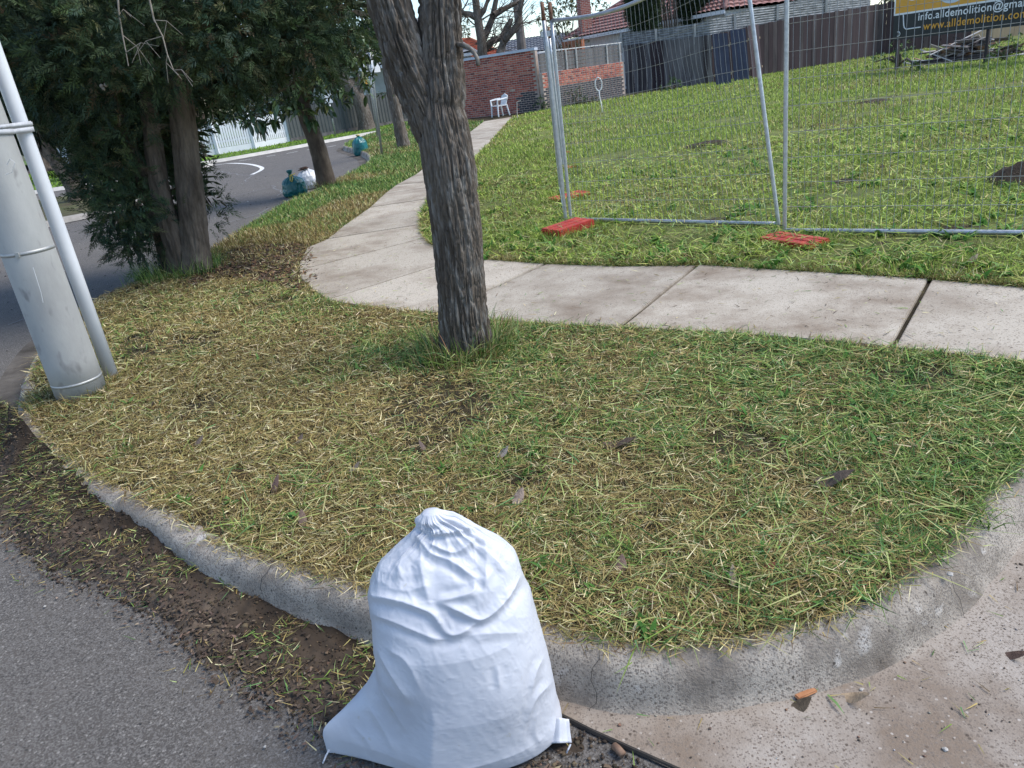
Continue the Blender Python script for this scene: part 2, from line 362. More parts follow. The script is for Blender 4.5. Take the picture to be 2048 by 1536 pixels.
sheet('left_verge', catmull(FL2, .6)+[(FL2[-1][0]+1, 60), (-60, 60), (-60, FL2[0][1])], .12, bpy.data.materials['far_grass'], 3)
struct(sweep('left_kerb', catmull(FL2, .5), [(-a*SG, b) for a, b in fk], bpy.data.materials['island_kerb_concrete']))

for nm_, pl_ in (('island_base', ISLc[:-1]), ('left_verge_base', catmull(FL2, .6)+[(FL2[-1][0]+1, 60), (-60, 60), (-60, FL2[0][1])]), ('far_verge_base', [tuple(p) for p in FVL]+[(FV[-1][0]+6, 75), (-60, 75), (-60, 30)])):
    mb = MB(); mb.prism([tuple(p) for p in pl_], -.02, .112); o = mb.build(nm_, bpy.data.materials['island_kerb_concrete']); o['kind'] = 'structure'
    bm = bmesh.new(); bm.from_mesh(o.data); bmesh.ops.recalc_face_normals(bm, faces=bm.faces); bm.to_mesh(o.data); bm.free()
# road paint
def stripe(name, px, wd, label=None):
    l = catmull(hits(px, .004), .3) if len(px) > 2 else hits(px, .004)
    o = sweep(name, l, [(-wd/2, .005), (wd/2, .005)], MAT['road_paint']); struct(o)
stripe('lane_marking', [(385, 342), (412, 334), (454, 327), (495, 328), (521, 334), (522, 340), (504, 349)], .13)
for a in ([(478, 322), (503, 318)], [(533, 313), (551, 310)], [(573, 307), (595, 303)], [(614, 300), (625, 298)], [(655, 294), (672, 291)], [(688, 300), (703, 298)]): stripe('lane_marking', a, .1)

# ------------------------------------------------------------------ grass
def hsvmix(pal, n, jit=.18):
    P = np.array([c for c, _ in pal]); w_ = np.array([b for _, b in pal], float); w_ /= w_.sum()
    c = P[RNG.choice(len(P), n, p=w_)]
    return np.clip(c*RNG.uniform(1-jit, 1+jit, (n, 1))*RNG.uniform(.93, 1.07, (n, 3)), 0, 1)
def blades(name, P, ln, wd, az, tilt, bend, col, mat, seg=2, kind='stuff', label=None, cat=None, parent=None):
    """each blade: tapered ribbon of seg bends; tilt from the vertical, bend adds to it along the blade"""
    n = len(P); d = np.stack([np.cos(az), np.sin(az)], 1); sd_ = np.stack([-d[:, 1], d[:, 0], RNG.uniform(-.5, .5, n)], 1)
    sd_ /= np.linalg.norm(sd_, axis=1)[:, None]
    q = P.copy(); V = []; 
    for i in range(seg+1):
        wv = wd*(1-(i/seg)**1.6*.9)*.5 if i < seg else None
        if i < seg: V += [q-sd_*wv[:, None], q+sd_*wv[:, None]]
        else: V += [q]
        a = tilt+bend*(i/max(seg-1, 1)); st = ln/seg
        q = q+np.stack([d[:, 0]*np.sin(a)*st, d[:, 1]*np.sin(a)*st, np.cos(a)*st], 1)
    k = 2*seg+1; V = np.stack(V, 1).reshape(-1, 3); b = np.arange(n)[:, None]*k; T = []
    for i in range(seg-1):
        T += [b+np.array([2*i, 2*i+1, 2*i+3]), b+np.array([2*i, 2*i+3, 2*i+2])]
    T += [b+np.array([2*seg-2, 2*seg-1, 2*seg])]
    Fc = np.stack(T, 1).reshape(-1, 3)
    o = npmesh(name, V, Fc, mat, parent, False, np.repeat(col, k, axis=0)); props(o, label, cat, None, kind); return o
def scatter(poly, n, bbox, dens, avoid=()):
    """rejection sampling; dens(x,y) in 0..1"""
    xs, ys, t = [], [], 0
    while t < n:
        x = RNG.uniform(bbox[0], bbox[2], n*2); y = RNG.uniform(bbox[1], bbox[3], n*2)
        k = RNG.random(n*2) < dens(x, y); x, y = x[k], y[k]
        k = inpoly(x, y, poly)
        for a in avoid: k &= ~inpoly(x, y, a)
        xs.append(x[k]); ys.append(y[k]); t += k.sum()
    return np.concatenate(xs)[:n], np.concatenate(ys)[:n]
TREE = hit(932, 708, LZ); POLE = hit(150, 795, LZ)
GRN = [((.12, .20, .045), 3), ((.20, .30, .07), 3), ((.42, .49, .19), 2), ((.05, .11, .03), 3), ((.12, .24, .09), 2)]
STRAW = [((.41, .325, .135), 4), ((.31, .24, .095), 4), ((.66, .58, .34), 2.5), ((.24, .225, .08), 3), ((.12, .08, .04), 4)]
def greenness(x, y):
    a = .14+.42*sstep(.2, 1.8, x+.25*(y-3))+.8*(fbm(x*1.3, y*1.3, o=3, s=31)-.5)+.35*(fbm(x*5, y*5, o=2, s=33)-.5)
    a = a+.75*sstep(9.2, 11, y)*(vn(x*.6, y*.5, s=3) > .38)+.35*np.exp(-((x-TREE[0])**2+(y-TREE[1])**2)/.2)
    return np.clip(a, .03, .96)
def gcol(x, y, jit=.22, f=None):
    n = len(x); g = greenness(x, y) if f is None else f(x, y); m = RNG.random(n) < g
    c = np.where(m[:, None], hsvmix(GRN, n, jit), hsvmix(STRAW, n, jit)); return c
DIRT = hits([(420, 520), (500, 490), (620, 492), (640, 560), (600, 590), (540, 570), (440, 560), (380, 580), (340, 560)], LZ)
def notdirt(x, y): return np.where(inpoly(x, y, DIRT), .22, 1.0)
def bare(x, y):                                   # thin patches where the soil shows
    return 1-.75*sstep(.60, .74, fbm(x*2.2, y*2.2, o=3, s=77))
NB = (-6.5, 1.2, 3.4, 9.5)
def d_near(x, y): return np.minimum(1, (2.3/np.maximum(np.hypot(x, y), 1))**1.25)*notdirt(x, y)*bare(x, y)
# mown stubble
x, y = scatter(VERGE, 150000, NB, d_near); n = len(x); D = np.hypot(x, y); sc = np.clip(D/3, .85, 2.2)
blades('mown_grass', np.stack([x, y, zland(x, y)-.004], 1), RNG.uniform(.018, .05, n)*sc**.4, RNG.uniform(.0018, .0036, n)*sc, RNG.uniform(0, 6.28, n), RNG.uniform(.1, 1.15, n), RNG.uniform(0, .6, n), gcol(x, y), MAT['grassblade'],
       label='short mown straw and green grass on the corner nature strip', cat='grass')
# loose clippings lying flat
x, y = scatter(VERGE, 110000, NB, d_near); n = len(x); D = np.hypot(x, y); sc = np.clip(D/3, .85, 2.2)
x = x+RNG.normal(0, .028, n); y = y+RNG.normal(0, .028, n)
heap = sstep(.5, .72, fbm(x*1.7, y*1.7, o=3, s=41))*sstep(.2, 1.2, x+.1*y)
z = zland(x, y)+RNG.uniform(.006, .03, n)+heap*RNG.uniform(0, .035, n)
blades('grass_clippings', np.stack([x, y, z], 1), RNG.uniform(.025, .085, n)*(1+.3*heap)*sc**.3, RNG.uniform(.0022, .0046, n)*sc, RNG.uniform(0, 6.28, n), RNG.uniform(1.25, 1.72, n), RNG.uniform(-.25, .35, n),
       gcol(x, y, .25, lambda a, b: np.clip(greenness(a, b)+.25*heap-.05, 0, 1)), MAT['grassblade'], label='loose cut grass blades strewn over the corner nature strip', cat='clippings')
# longer strands and green tufts
x, y = scatter(VERGE, 2400, NB, lambda a, b: d_near(a, b)*(.25+.75*greenness(a, b))); n = len(x)
blades('long_grass_strands', np.stack([x, y, zland(x, y)+RNG.uniform(.02, .045, n)], 1), RNG.uniform(.08, .22, n), RNG.uniform(.003, .006, n), RNG.uniform(0, 6.28, n), RNG.uniform(1.3, 1.6, n), RNG.uniform(-.1, .25, n),
       hsvmix(GRN+[((.40, .38, .17), 5), ((.30, .35, .12), 3)], n, .2), MAT['grassblade'], 3, label='long cut grass stems lying across the corner nature strip', cat='clippings')
tx, ty = scatter(VERGE, 170, NB, lambda a, b: d_near(a, b)*greenness(a, b)); x = np.repeat(tx, 38); y = np.repeat(ty, 38); n = len(x)
x = x+RNG.normal(0, .035, n); y = y+RNG.normal(0, .035, n)
blades('grass_tufts', np.stack([x, y, zland(x, y)], 1), RNG.uniform(.05, .11, n), RNG.uniform(.003, .006, n), RNG.uniform(0, 6.28, n), RNG.uniform(.3, 1.1, n), RNG.uniform(.2, .8, n), hsvmix(GRN, n), MAT['grassblade'],
       label='small green grass tufts dotted over the corner nature strip', cat='grass')
wx, wy = scatter(VERGE, 90, NB, lambda a, b: d_near(a, b)*greenness(a, b)); x = np.repeat(wx, 8)+RNG.normal(0, .012, 720); y = np.repeat(wy, 8)+RNG.normal(0, .012, 720); n = len(x)
blades('verge_weeds', np.stack([x, y, zland(x, y)+.012], 1), RNG.uniform(.03, .07, n), RNG.uniform(.014, .026, n), RNG.uniform(0, 6.28, n), RNG.uniform(.5, 1.3, n), RNG.uniform(.2, .7, n), hsvmix([((.07, .16, .035), 3), ((.12, .22, .06), 2)], n), MAT['grassblade'], 3, label='small broad-leaved weeds in the corner nature strip', cat='weeds')
# uncut grass round the street tree, the pole and the cypress
def ringtuft(name, c, r, n, l0, l1, label, pal=GRN, spread=.09, front=None):
    a = RNG.uniform(0, 6.28, n); rr = r+np.abs(RNG.normal(0, spread, n)); x = c[0]+np.cos(a)*rr; y = c[1]+np.sin(a)*rr
    blades(name, np.stack([x, y, zland(x, y)-.005], 1), RNG.uniform(l0, l1, n), RNG.uniform(.004, .008, n), a+RNG.normal(0, .9, n), RNG.uniform(.05, .8, n), RNG.uniform(.1, 1.0, n), hsvmix(pal, n), MAT['grassblade'], 3, label=label, cat='grass')
ringtuft('uncut_grass', TREE, .16, 1100, .08, .27, 'long uncut grass round the foot of the street tree', GRN+[((.34, .30, .14), 4), ((.30, .17, .09), 1)], .10)
ringtuft('uncut_grass', POLE, .17, 420, .05, .13, 'straw and green grass round the foot of the concrete pole', GRN+STRAW)
CYP = hit(358, 545, LZ)
ringtuft('uncut_grass', (CYP[0]+.05, CYP[1]-.1), .28, 900, .1, .3, 'long green grass round the foot of the cypress', GRN, .13)
def fringe(name, line, n, inward, label, z, l0, l1):
    P_ = resamp(np.array(line), 4000); P_ = P_[np.hypot(P_[:, 0], P_[:, 1]) < 13]; w_ = 1/np.hypot(P_[:, 0], P_[:, 1])**1.2; ii = RNG.choice(len(P_), n, p=w_/w_.sum()); c_ = np.mean(np.array(PATH_POLY)[:12], axis=0)
    t_ = np.gradient(P_, axis=0); t_ /= np.linalg.norm(t_, axis=1)[:, None]; nn_ = np.stack([-t_[:, 1], t_[:, 0]], 1)*inward
    q_ = P_[ii]-nn_[ii]*np.abs(RNG.normal(.02, .035, n))[:, None]; az = np.arctan2(nn_[ii, 1], nn_[ii, 0])+RNG.normal(0, .9, n)
    blades(name, np.column_stack([q_, np.full(n, z)]), RNG.uniform(l0, l1, n), RNG.uniform(.003, .006, n), az, RNG.uniform(.5, 1.4, n), RNG.uniform(.1, .6, n), gcol(q_[:, 0], q_[:, 1]), MAT['grassblade'], label=label, cat='grass')
def resamp(P, n):
    s = np.r_[0, np.cumsum(np.linalg.norm(np.diff(P, axis=0), axis=1))]; u = np.linspace(0, s[-1], n); return np.stack([np.interp(u, s, P[:, i]) for i in (0, 1)], 1)
_m = np.array(NEARL[2])-np.array(NEARL[1]); _nn2 = np.array([-_m[1], _m[0]]); ISG = 1 if _nn2@(np.array(FARL[2])-np.array(NEARL[2])) > 0 else -1
fringe('edge_grass', NEARL, 5500, ISG, 'grass fringe leaning over the near edge of the footpath', .152, .03, .08)
fringe('edge_grass', FARL, 5500, -ISG, 'grass fringe leaning over the lot edge of the footpath', .165, .04, .10)
# verge along the street, farther away
FB = (-9, 8.5, 3, 45)
x, y = scatter(VERGE, 70000, FB, lambda a, b: np.minimum(1, (10/np.maximum(np.hypot(a, b), 1))**1.9)*notdirt(a, b)); n = len(x); D = np.hypot(x, y); sc = np.clip(D/9, .9, 4)
blades('verge_grass', np.stack([x, y, zland(x, y)-.004], 1), RNG.uniform(.04, .10, n)*sc**.35, RNG.uniform(.006, .010, n)*sc, RNG.uniform(0, 6.28, n), RNG.uniform(.2, 1.2, n), RNG.uniform(0, .7, n), gcol(x, y, .2, lambda a, b: np.clip(greenness(a, b)-.05, 0, 1)), MAT['grassblade'],
       label='mown green and straw grass between street and footpath', cat='grass')
# the lot
LGRN = [((.20, .30, .05), 3), ((.32, .42, .075), 4), ((.48, .55, .16), 3), ((.08, .15, .035), 2.5)]
def lotgreen(x, y): return np.clip(.86+1.5*(fbm(x*.5, y*.9, o=3, s=61)-.5)-.35*np.exp(-distline(x, y, FARL)/.5)+.1*sstep(12, 20, y), .1, 1)
def lotd(x, y): return np.minimum(1, (6/np.maximum(np.hypot(x, y), 1))**1.75)*(1-.9*sstep(.66, .74, fbm(x*.55, y*1.1, o=2, s=91)))
x, y = scatter(LOT, 330000, (-1.5, 2, 26, 42), lotd); n = len(x); D = np.hypot(x, y); sc = np.clip(D/7, .9, 5)
lc = np.where((RNG.random(n) < lotgreen(x, y))[:, None], hsvmix(LGRN, n, .22), hsvmix(STRAW, n, .2))
edge = np.exp(-distline(x, y, FARL)/.12)
blades('lot_grass', np.stack([x, y, zland(x, y)+.018], 1), RNG.uniform(.03, .085, n)*sc**.3, RNG.uniform(.006, .011, n)*sc**.85, RNG.uniform(0, 6.28, n), RNG.uniform(.3, 1.4, n), RNG.uniform(0, .8, n), lc, MAT['grassblade'], 1,
       label='bright green grass covering the vacant lot behind the mesh fence', cat='grass')
x, y = scatter(LOT, 26000, (-1.5, 2, 10, 13), lambda a, b: np.minimum(1, (6/np.maximum(np.hypot(a, b), 1))**1.3)*(.35+.65*sstep(.4, .6, fbm(a*1.5, b*1.5, o=2, s=47)))); n = len(x); sc = np.clip(np.hypot(x, y)/6, .8, 2)
blades('lot_grass_clippings', np.stack([x, y, zland(x, y)+.018+RNG.uniform(.02, .06, n)], 1), RNG.uniform(.06, .17, n), RNG.uniform(.005, .009, n)*sc, RNG.uniform(0, 6.28, n), RNG.uniform(1.1, 1.75, n), RNG.uniform(-.2, .4, n), hsvmix(LGRN+[((.40, .36, .16), 3), ((.26, .36, .14), 3)], n, .2), MAT['grassblade'], 3,
       label='cut grass lying on the vacant lot near the mesh fence', cat='clippings')
# broad-leaved weeds in the lot
wx, wy = scatter(LOT, 420, (-1, 4, 9, 12), lambda a, b: np.minimum(1, (6/np.maximum(np.hypot(a, b), 1))**1.5)*(fbm(a*1.1, b*1.1, o=2, s=19) > .52)); x = np.repeat(wx, 7)+RNG.normal(0, .02, 420*7); y = np.repeat(wy, 7)+RNG.normal(0, .02, 420*7); n = len(x)
blades('lot_weeds', np.stack([x, y, zland(x, y)+.02], 1), RNG.uniform(.05, .12, n), RNG.uniform(.025, .045, n), RNG.uniform(0, 6.28, n), RNG.uniform(.4, 1.1, n), RNG.uniform(.3, .9, n), hsvmix([((.07, .17, .03), 3), ((.13, .26, .06), 2)], n), MAT['grassblade'], 3,
       label='low broad-leaved weeds growing among the lot grass', cat='weeds')
# far verge grass
x = RNG.uniform(-26, 0, 26000); y = RNG.uniform(26, 48, 26000); k = inpoly(x, y, [tuple(p) for p in FVL]+[(FV[-1][0]+6, 75), (-60, 75), (-60, 30)]); x, y = x[k], y[k]; n = len(x)
blades('far_verge_grass', np.stack([x, y, np.full(n, .12)], 1), RNG.uniform(.05, .12, n), RNG.uniform(.03, .05, n), RNG.uniform(0, 6.28, n), RNG.uniform(.2, 1.2, n), RNG.uniform(0, .6, n), hsvmix([((.15, .27, .03), 3), ((.22, .34, .06), 2)], n), MAT['grassblade'],
       label='short green grass on the far verge below the fences', cat='grass')

# ------------------------------------------------------------------ soil in the gutter, clods, road litter
SI = [(-30, 800), (18, 848), (48, 905), (170, 1003), (325, 1060), (500, 1162), (740, 1285), (900, 1360), (1095, 1425), (1190, 1475), (1300, 1530)]
SO = [(-90, 930), (-60, 1010), (20, 1060), (110, 1140), (260, 1195), (420, 1320), (560, 1410), (720, 1490), (900, 1570), (1120, 1610), (1330, 1640)]
si = np.array(catmull(hits(SI, .02), .06)); so_ = np.array(catmull(hits(SO, 0), .06))
ns, ns2 = 330, 90
def resamp(P, n):
    s = np.r_[0, np.cumsum(np.linalg.norm(np.diff(P, axis=0), axis=1))]; u = np.linspace(0, s[-1], n); return np.stack([np.interp(u, s, P[:, i]) for i in (0, 1)], 1)
A, B = resamp(si, ns), resamp(so_, ns); t = np.linspace(-.16, 1.06, ns2)
G = A[:, None]*(1-t)[None, :, None]+B[:, None]*t[None, :, None]; s = np.linspace(0, 1, ns)[:, None]
gx, gy = G[..., 0], G[..., 1]
hgt = (.115*(1-sstep(.42, .80, s))*(.15+.85*sstep(.14, .24, s))+.014)*np.clip(1-t, 0, 1)[None]**.8+.03*np.clip(-t/.16, 0, 1)[None]*(1-sstep(.3, .5, s))*sstep(.17, .24, s)
hgt = hgt+(fbm(gx*9, gy*9, o=4, s=3)-.42)*.055*(1-.6*s)+(fbm(gx*34, gy*34, o=3, s=8)-.5)*.026*(1-.5*s)-.014*sstep(.80, 1.06, t)[None]-.006
hgt = hgt+.13*np.exp(-((s-.26)/.075)**2)*np.clip(1-(t[None]+.25)*1.25, 0, 1)*(.4+.9*fbm(gx*5, gy*5, o=2, s=12))
hgt = hgt-.06*(1-sstep(0, .12, s+.08*(fbm(gx*7, gy*7, o=2, s=6)-.5)))
hgt = hgt-.05*sstep(.90, 1, s+.06*(fbm(gx*8, gy*8, o=2, s=5)-.5))
V = np.stack([gx, gy, .008+hgt], -1).reshape(-1, 3)
Fc = np.array([(i*ns2+j, i*ns2+j+1, (i+1)*ns2+j+1, (i+1)*ns2+j) for i in range(ns-1) for j in range(ns2-1)])
sf = np.clip(-.05+.95*t[None]+.9*(fbm(gx*3, gy*3, o=3, s=61)-.5)+0*s, 0, 1)[..., None]; sn = (.55+.9*fbm(gx*22, gy*22, o=3, s=62))[..., None]
scol = ((1-sf)*np.array([.026, .019, .013])+sf*np.array([.105, .080, .060]))*sn
o = npmesh('gutter_soil', V, Fc, MAT['soilv'], smooth=True, col=scol.reshape(-1, 3)); o['kind'] = 'stuff'; props(o, 'dark damp soil piled in the gutter along the kerb', 'soil')
if np.mean([p.normal.z for p in o.data.polygons]) < 0: o.data.flip_normals()
SOILP = [tuple(p) for p in A]+[tuple(p) for p in B[::-1]]
def lumps(name, P, r, col, label, cat, mat=None):
    n = len(P); base = np.array([(1, 0, 0), (-1, 0, 0), (0, 1, 0), (0, -1, 0), (0, 0, 1), (0, 0, -1)], float)
    T = np.array([(0, 2, 4), (2, 1, 4), (1, 3, 4), (3, 0, 4), (2, 0, 5), (1, 2, 5), (3, 1, 5), (0, 3, 5)])
    a = RNG.uniform(0, 6.28, n); V = base[None]*RNG.uniform(.5, 1.3, (n, 6, 1))*r[:, None, None]*np.array([1, .8, .55])
    x = V[..., 0]*np.cos(a)[:, None]-V[..., 1]*np.sin(a)[:, None]; y = V[..., 0]*np.sin(a)[:, None]+V[..., 1]*np.cos(a)[:, None]
    V = np.stack([x, y, V[..., 2]], -1)+P[:, None]
    Fc = (np.arange(n)[:, None, None]*6+T[None]).reshape(-1, 3)
    o = npmesh(name, V.reshape(-1, 3), Fc, mat or MAT['debris'], None, False, np.repeat(col, 6, axis=0)); return props(o, label, cat, None, 'stuff')
u = RNG.beta(1, 1.3, 9000); v = RNG.uniform(-.12, 1.12, 9000); ii = (u*(ns-1)).astype(int)
def soilz(ii, v): return np.maximum(.004, .008+hgt[ii, np.clip(((v+.16)/1.22*(ns2-1)).astype(int), 0, ns2-1)])
P2 = A[ii]*(1-v)[:, None]+B[ii]*v[:, None]; zz = soilz(ii, v)+.001
lumps('soil_clods', np.column_stack([P2, zz]), RNG.gamma(1.6, .0026, 9000)+.0015, hsvmix([((.035, .025, .017), 4), ((.075, .055, .036), 2), ((.12, .085, .055), 1)], 9000), 'loose clods of dark soil in the gutter', 'soil')
n = 9000; u = RNG.beta(1, 1.3, n); v = np.clip(RNG.normal(.35, .35, n), -.15, 1.4); ii = (u*(ns-1)).astype(int)
P2 = A[ii]*(1-v)[:, None]+B[ii]*v[:, None]; k = fbm(P2[:, 0]*4, P2[:, 1]*4, o=2, s=15) > .42; P2, v, ii = P2[k], v[k], ii[k]; n = len(P2)
zz = soilz(ii, v)+RNG.uniform(.003, .012, n)
blades('gutter_clippings', np.column_stack([P2, zz]), RNG.uniform(.02, .07, n), RNG.uniform(.002, .0042, n), RNG.uniform(0, 6.28, n), RNG.uniform(1.3, 1.65, n), RNG.uniform(-.2, .2, n), hsvmix(GRN+STRAW+[((.09, .065, .04), 10)], n), MAT['grassblade'], label='grass clippings and fibres scattered over the gutter soil', cat='clippings')
n = 3600; u = RNG.beta(1.2, 1.1, n); v = np.clip(RNG.normal(.86, .2, n), .2, 1.3)+.10*(fbm(u*30, u*0, o=2, s=2)-.5); ii = (u*(ns-1)).astype(int); P2 = A[ii]*(1-v)[:, None]+B[ii]*v[:, None]
blades('gutter_leaf_litter', np.column_stack([P2, soilz(ii, v)+RNG.uniform(.002, .010, n)]), RNG.uniform(.008, .026, n), RNG.uniform(.004, .012, n), RNG.uniform(0, 6.28, n), RNG.uniform(1.25, 1.6, n), RNG.uniform(-.4, .4, n), hsvmix([((.085, .06, .042), 4), ((.13, .092, .065), 3), ((.05, .036, .026), 4), ((.22, .17, .12), .7)], n), MAT['debris'], label='crumbled brown leaves along the outer edge of the gutter soil', cat='leaf litter')
for px_, w_ in (((1838, 1150), .0022), ((1205, 1300), .0016), ((560, 1135), .0024), ((905, 1233), .002)):
    kp_ = hit(*px_, LZ); kk = min(range(2, len(KERB)-2), key=lambda i: math.hypot(KERB[i][0]-kp_[0], KERB[i][1]-kp_[1])); tg = np.array(KERB[kk+1])-np.array(KERB[kk-1]); tg /= np.linalg.norm(tg); nm_ = np.array([-tg[1], tg[0]])*SG; V = []
    for jx, (o_, z_) in enumerate(KP[2:]):
        c_ = np.array(KERB[kk])+nm_*(o_+.006)+tg*.012*math.sin(jx*1.7); V += [(*(c_-tg*w_/2), z_+.006), (*(c_+tg*w_/2), z_+.006)]
    struct(npmesh('kerb_crack', np.array(V), [(2*i, 2*i+1, 2*i+3, 2*i+2) for i in range(len(KP)-3)], bpy.data.materials['joint_filler']))
# litter of grit and clippings on driveway, road and footpath
x = RNG.uniform(-.1, 2.6, 4200); y = RNG.uniform(.9, 2.6, 4200); k = ~inpoly(x, y, LAND) & (RNG.random(4200) < .35+.65*(fbm(x*4, y*4, o=2, s=4) > .5)); x, y = x[k], y[k]; n = len(x)
lumps('driveway_grit', np.stack([x, y, np.full(n, .010)], 1), RNG.gamma(1.6, .0011, n)+.0010, hsvmix([((.09, .07, .055), 4), ((.30, .27, .23), 3), ((.5, .48, .45), 1), ((.17, .10, .07), 3)], n), 'fine grit and crumbs of earth on the concrete driveway', 'grit')
x = RNG.uniform(0, 2.6, 420); y = RNG.uniform(.9, 2.4, 420); k = ~inpoly(x, y, LAND); x, y = x[k], y[k]; n = len(x)
blades('driveway_clippings', np.stack([x, y, np.full(n, .014)], 1), RNG.uniform(.02, .06, n), RNG.uniform(.002, .004, n), RNG.uniform(0, 6.28, n), RNG.uniform(1.45, 1.6, n), RNG.uniform(-.1, .1, n), hsvmix(GRN+STRAW, n), MAT['grassblade'], label='stray grass clippings on the concrete driveway', cat='clippings')
x = RNG.uniform(-9, -.2, 6000); y = RNG.uniform(.8, 22, 6000); k = ~inpoly(x, y, LAND) & (RNG.random(6000) < (3/np.maximum(np.hypot(x, y), 3))**.6); x, y = x[k], y[k]; n = len(x); sc = np.clip(np.hypot(x, y)/3, 1, 4)
lumps('road_grit', np.stack([x, y, np.full(n, .003)], 1), (RNG.gamma(1.3, .0012, n)+.0010)*sc, hsvmix([((.06, .055, .05), 5), ((.35, .34, .31), 3), ((.6, .6, .58), 1)], n), 'pale grit and leaf crumbs scattered over the asphalt', 'grit')
x, y = scatter(PATH_POLY, 1500, (-3, 2.5, 4, 12), lambda a, b: .15+.85*np.exp(-np.minimum(distline(a, b, NEARL), distline(a, b, FARL))/.08)); n = len(x)
blades('path_clippings', np.stack([x, y, np.full(n, .176)], 1), RNG.uniform(.02, .07, n), RNG.uniform(.003, .006, n), RNG.uniform(0, 6.28, n), RNG.uniform(1.4, 1.6, n), RNG.uniform(-.1, .1, n), hsvmix(GRN+STRAW+[((.08, .06, .04), 6)], n), MAT['grassblade'], label='stray clippings along the edges of the footpath', cat='clippings')
# brown leaf litter on the bare patch by the path and under the cypress
x, y = scatter(DIRT+[], 2600, (-4.5, 6, -1, 10), lambda a, b: np.ones_like(a)); n = len(x)
blades('leaf_litter', np.stack([x, y, zland(x, y)+RNG.uniform(.004, .02, n)], 1), RNG.uniform(.03, .08, n), RNG.uniform(.012, .03, n), RNG.uniform(0, 6.28, n), RNG.uniform(1.2, 1.6, n), RNG.uniform(-.4, .4, n), hsvmix([((.10, .055, .03), 4), ((.17, .10, .055), 3), ((.06, .04, .028), 4), ((.30, .25, .18), 1)], n), MAT['debris'], 2, label='brown leaf litter on the bare patch beside the cypress', cat='leaf litter')

# ------------------------------------------------------------------ trunks and bark
def trunk(name, axis, radii, mat, parent, nu=120, dv=.02, ridge=.02, freq=16, flare=0, seed=0, twist=0., smooth=True, lean_noise=0):
    """bark-ridged tube: axis points (x,y,z), radius per point"""
    Ax = np.array(catmull([tuple(a) for a in axis], dv)); s = np.r_[0, np.cumsum(np.linalg.norm(np.diff(Ax, axis=0), axis=1))]
    A0 = np.array([tuple(a) for a in axis]); s0 = np.r_[0, np.cumsum(np.linalg.norm(np.diff(A0, axis=0), axis=1))]; rr = np.interp(s/s[-1], s0/s0[-1], radii)
    if flare: rr = rr*(1+flare*np.exp(-s/.18))
    T = np.gradient(Ax, axis=0); T /= np.linalg.norm(T, axis=1)[:, None]
    ref = np.array([1., 0, 0]) if abs(T[0][0]) < .8 else np.array([0, 1., 0])
    a = ref-(T@ref)[:, None]*T; a /= np.linalg.norm(a, axis=1)[:, None]; b = np.cross(T, a)
    q = np.linspace(0, 2*np.pi, nu, endpoint=False); Q, S = np.meshgrid(q, s)
    Qs = Q+twist*S+.20*(fbm(S*2.2, Q*0+seed, o=3, s=seed)-.5)
    cx, cy = np.cos(Qs)*freq/6.28, np.sin(Qs)*freq/6.28; r0 = np.mean(radii)
    n1 = 1-np.abs(2*fbm(cx*1.0, cy*1.0, S*2.4/(r0/.12)**.5, 3, seed)-1)       # plates split by long furrows
    n2 = 1-np.abs(2*fbm(cx*2.3, cy*2.3, S*8, 3, seed+9)-1)
    n3 = fbm(cx*4, cy*4, S*45, 3, seed+5)
    big = fbm(np.cos(Q)*1.2, np.sin(Q)*1.2, S*1.5, 3, seed+3)-.5
    d = ridge*(1.0*(1-sstep(.70, .99, n1))+.5*(1-sstep(.66, 1, n2))+.45*n3-.9-.55*sstep(.80, 1, 1-np.abs(2*fbm(cx*1.1+7, cy*1.1, S*13, 2, seed+21)-1)))
    rad = rr[:, None]*(1+.16*big)+d*np.clip(rr/np.max(rr), .4, 1)[:, None]
    V = Ax[:, None]+rad[..., None]*(np.cos(Q)[..., None]*a[:, None]+np.sin(Q)[..., None]*b[:, None])
    k = len(s); V = V.reshape(-1, 3); i, j = np.meshgrid(np.arange(k-1), np.arange(nu), indexing='ij'); i = i.ravel(); j = j.ravel()
    Fc = np.stack([i*nu+j, i*nu+(j+1) % nu, (i+1)*nu+(j+1) % nu, (i+1)*nu+j], 1)
    return npmesh(name, V, Fc, mat, parent, smooth)
MAT['bark'] = pmat('grey_bark', (.050, .036, .026), (.145, .122, .10), 4, .95, 1, 140, c3=(.23, .215, .195), scale3=30, t3=(.50, .70), stretch=(1, 1, .18), bdist=.008, lo=.3, hi=.62)
MAT['bark2'] = pmat('brown_bark', (.055, .043, .033), (.17, .14, .112), 8, .95, .9, 90, stretch=(1, 1, .2), bdist=.01)
MAT['bark3'] = pmat('smooth_bark', (.05, .036, .026), (.12, .092, .066), 6, .85, .5, 60, stretch=(1, 1, .5))
MAT['twig'] = pmat('twig', (.07, .055, .045), (.15, .12, .10), 20, .9)
MAT['deadtwig'] = pmat('dead_twig', (.26, .22, .18), (.38, .34, .29), 30, .9)

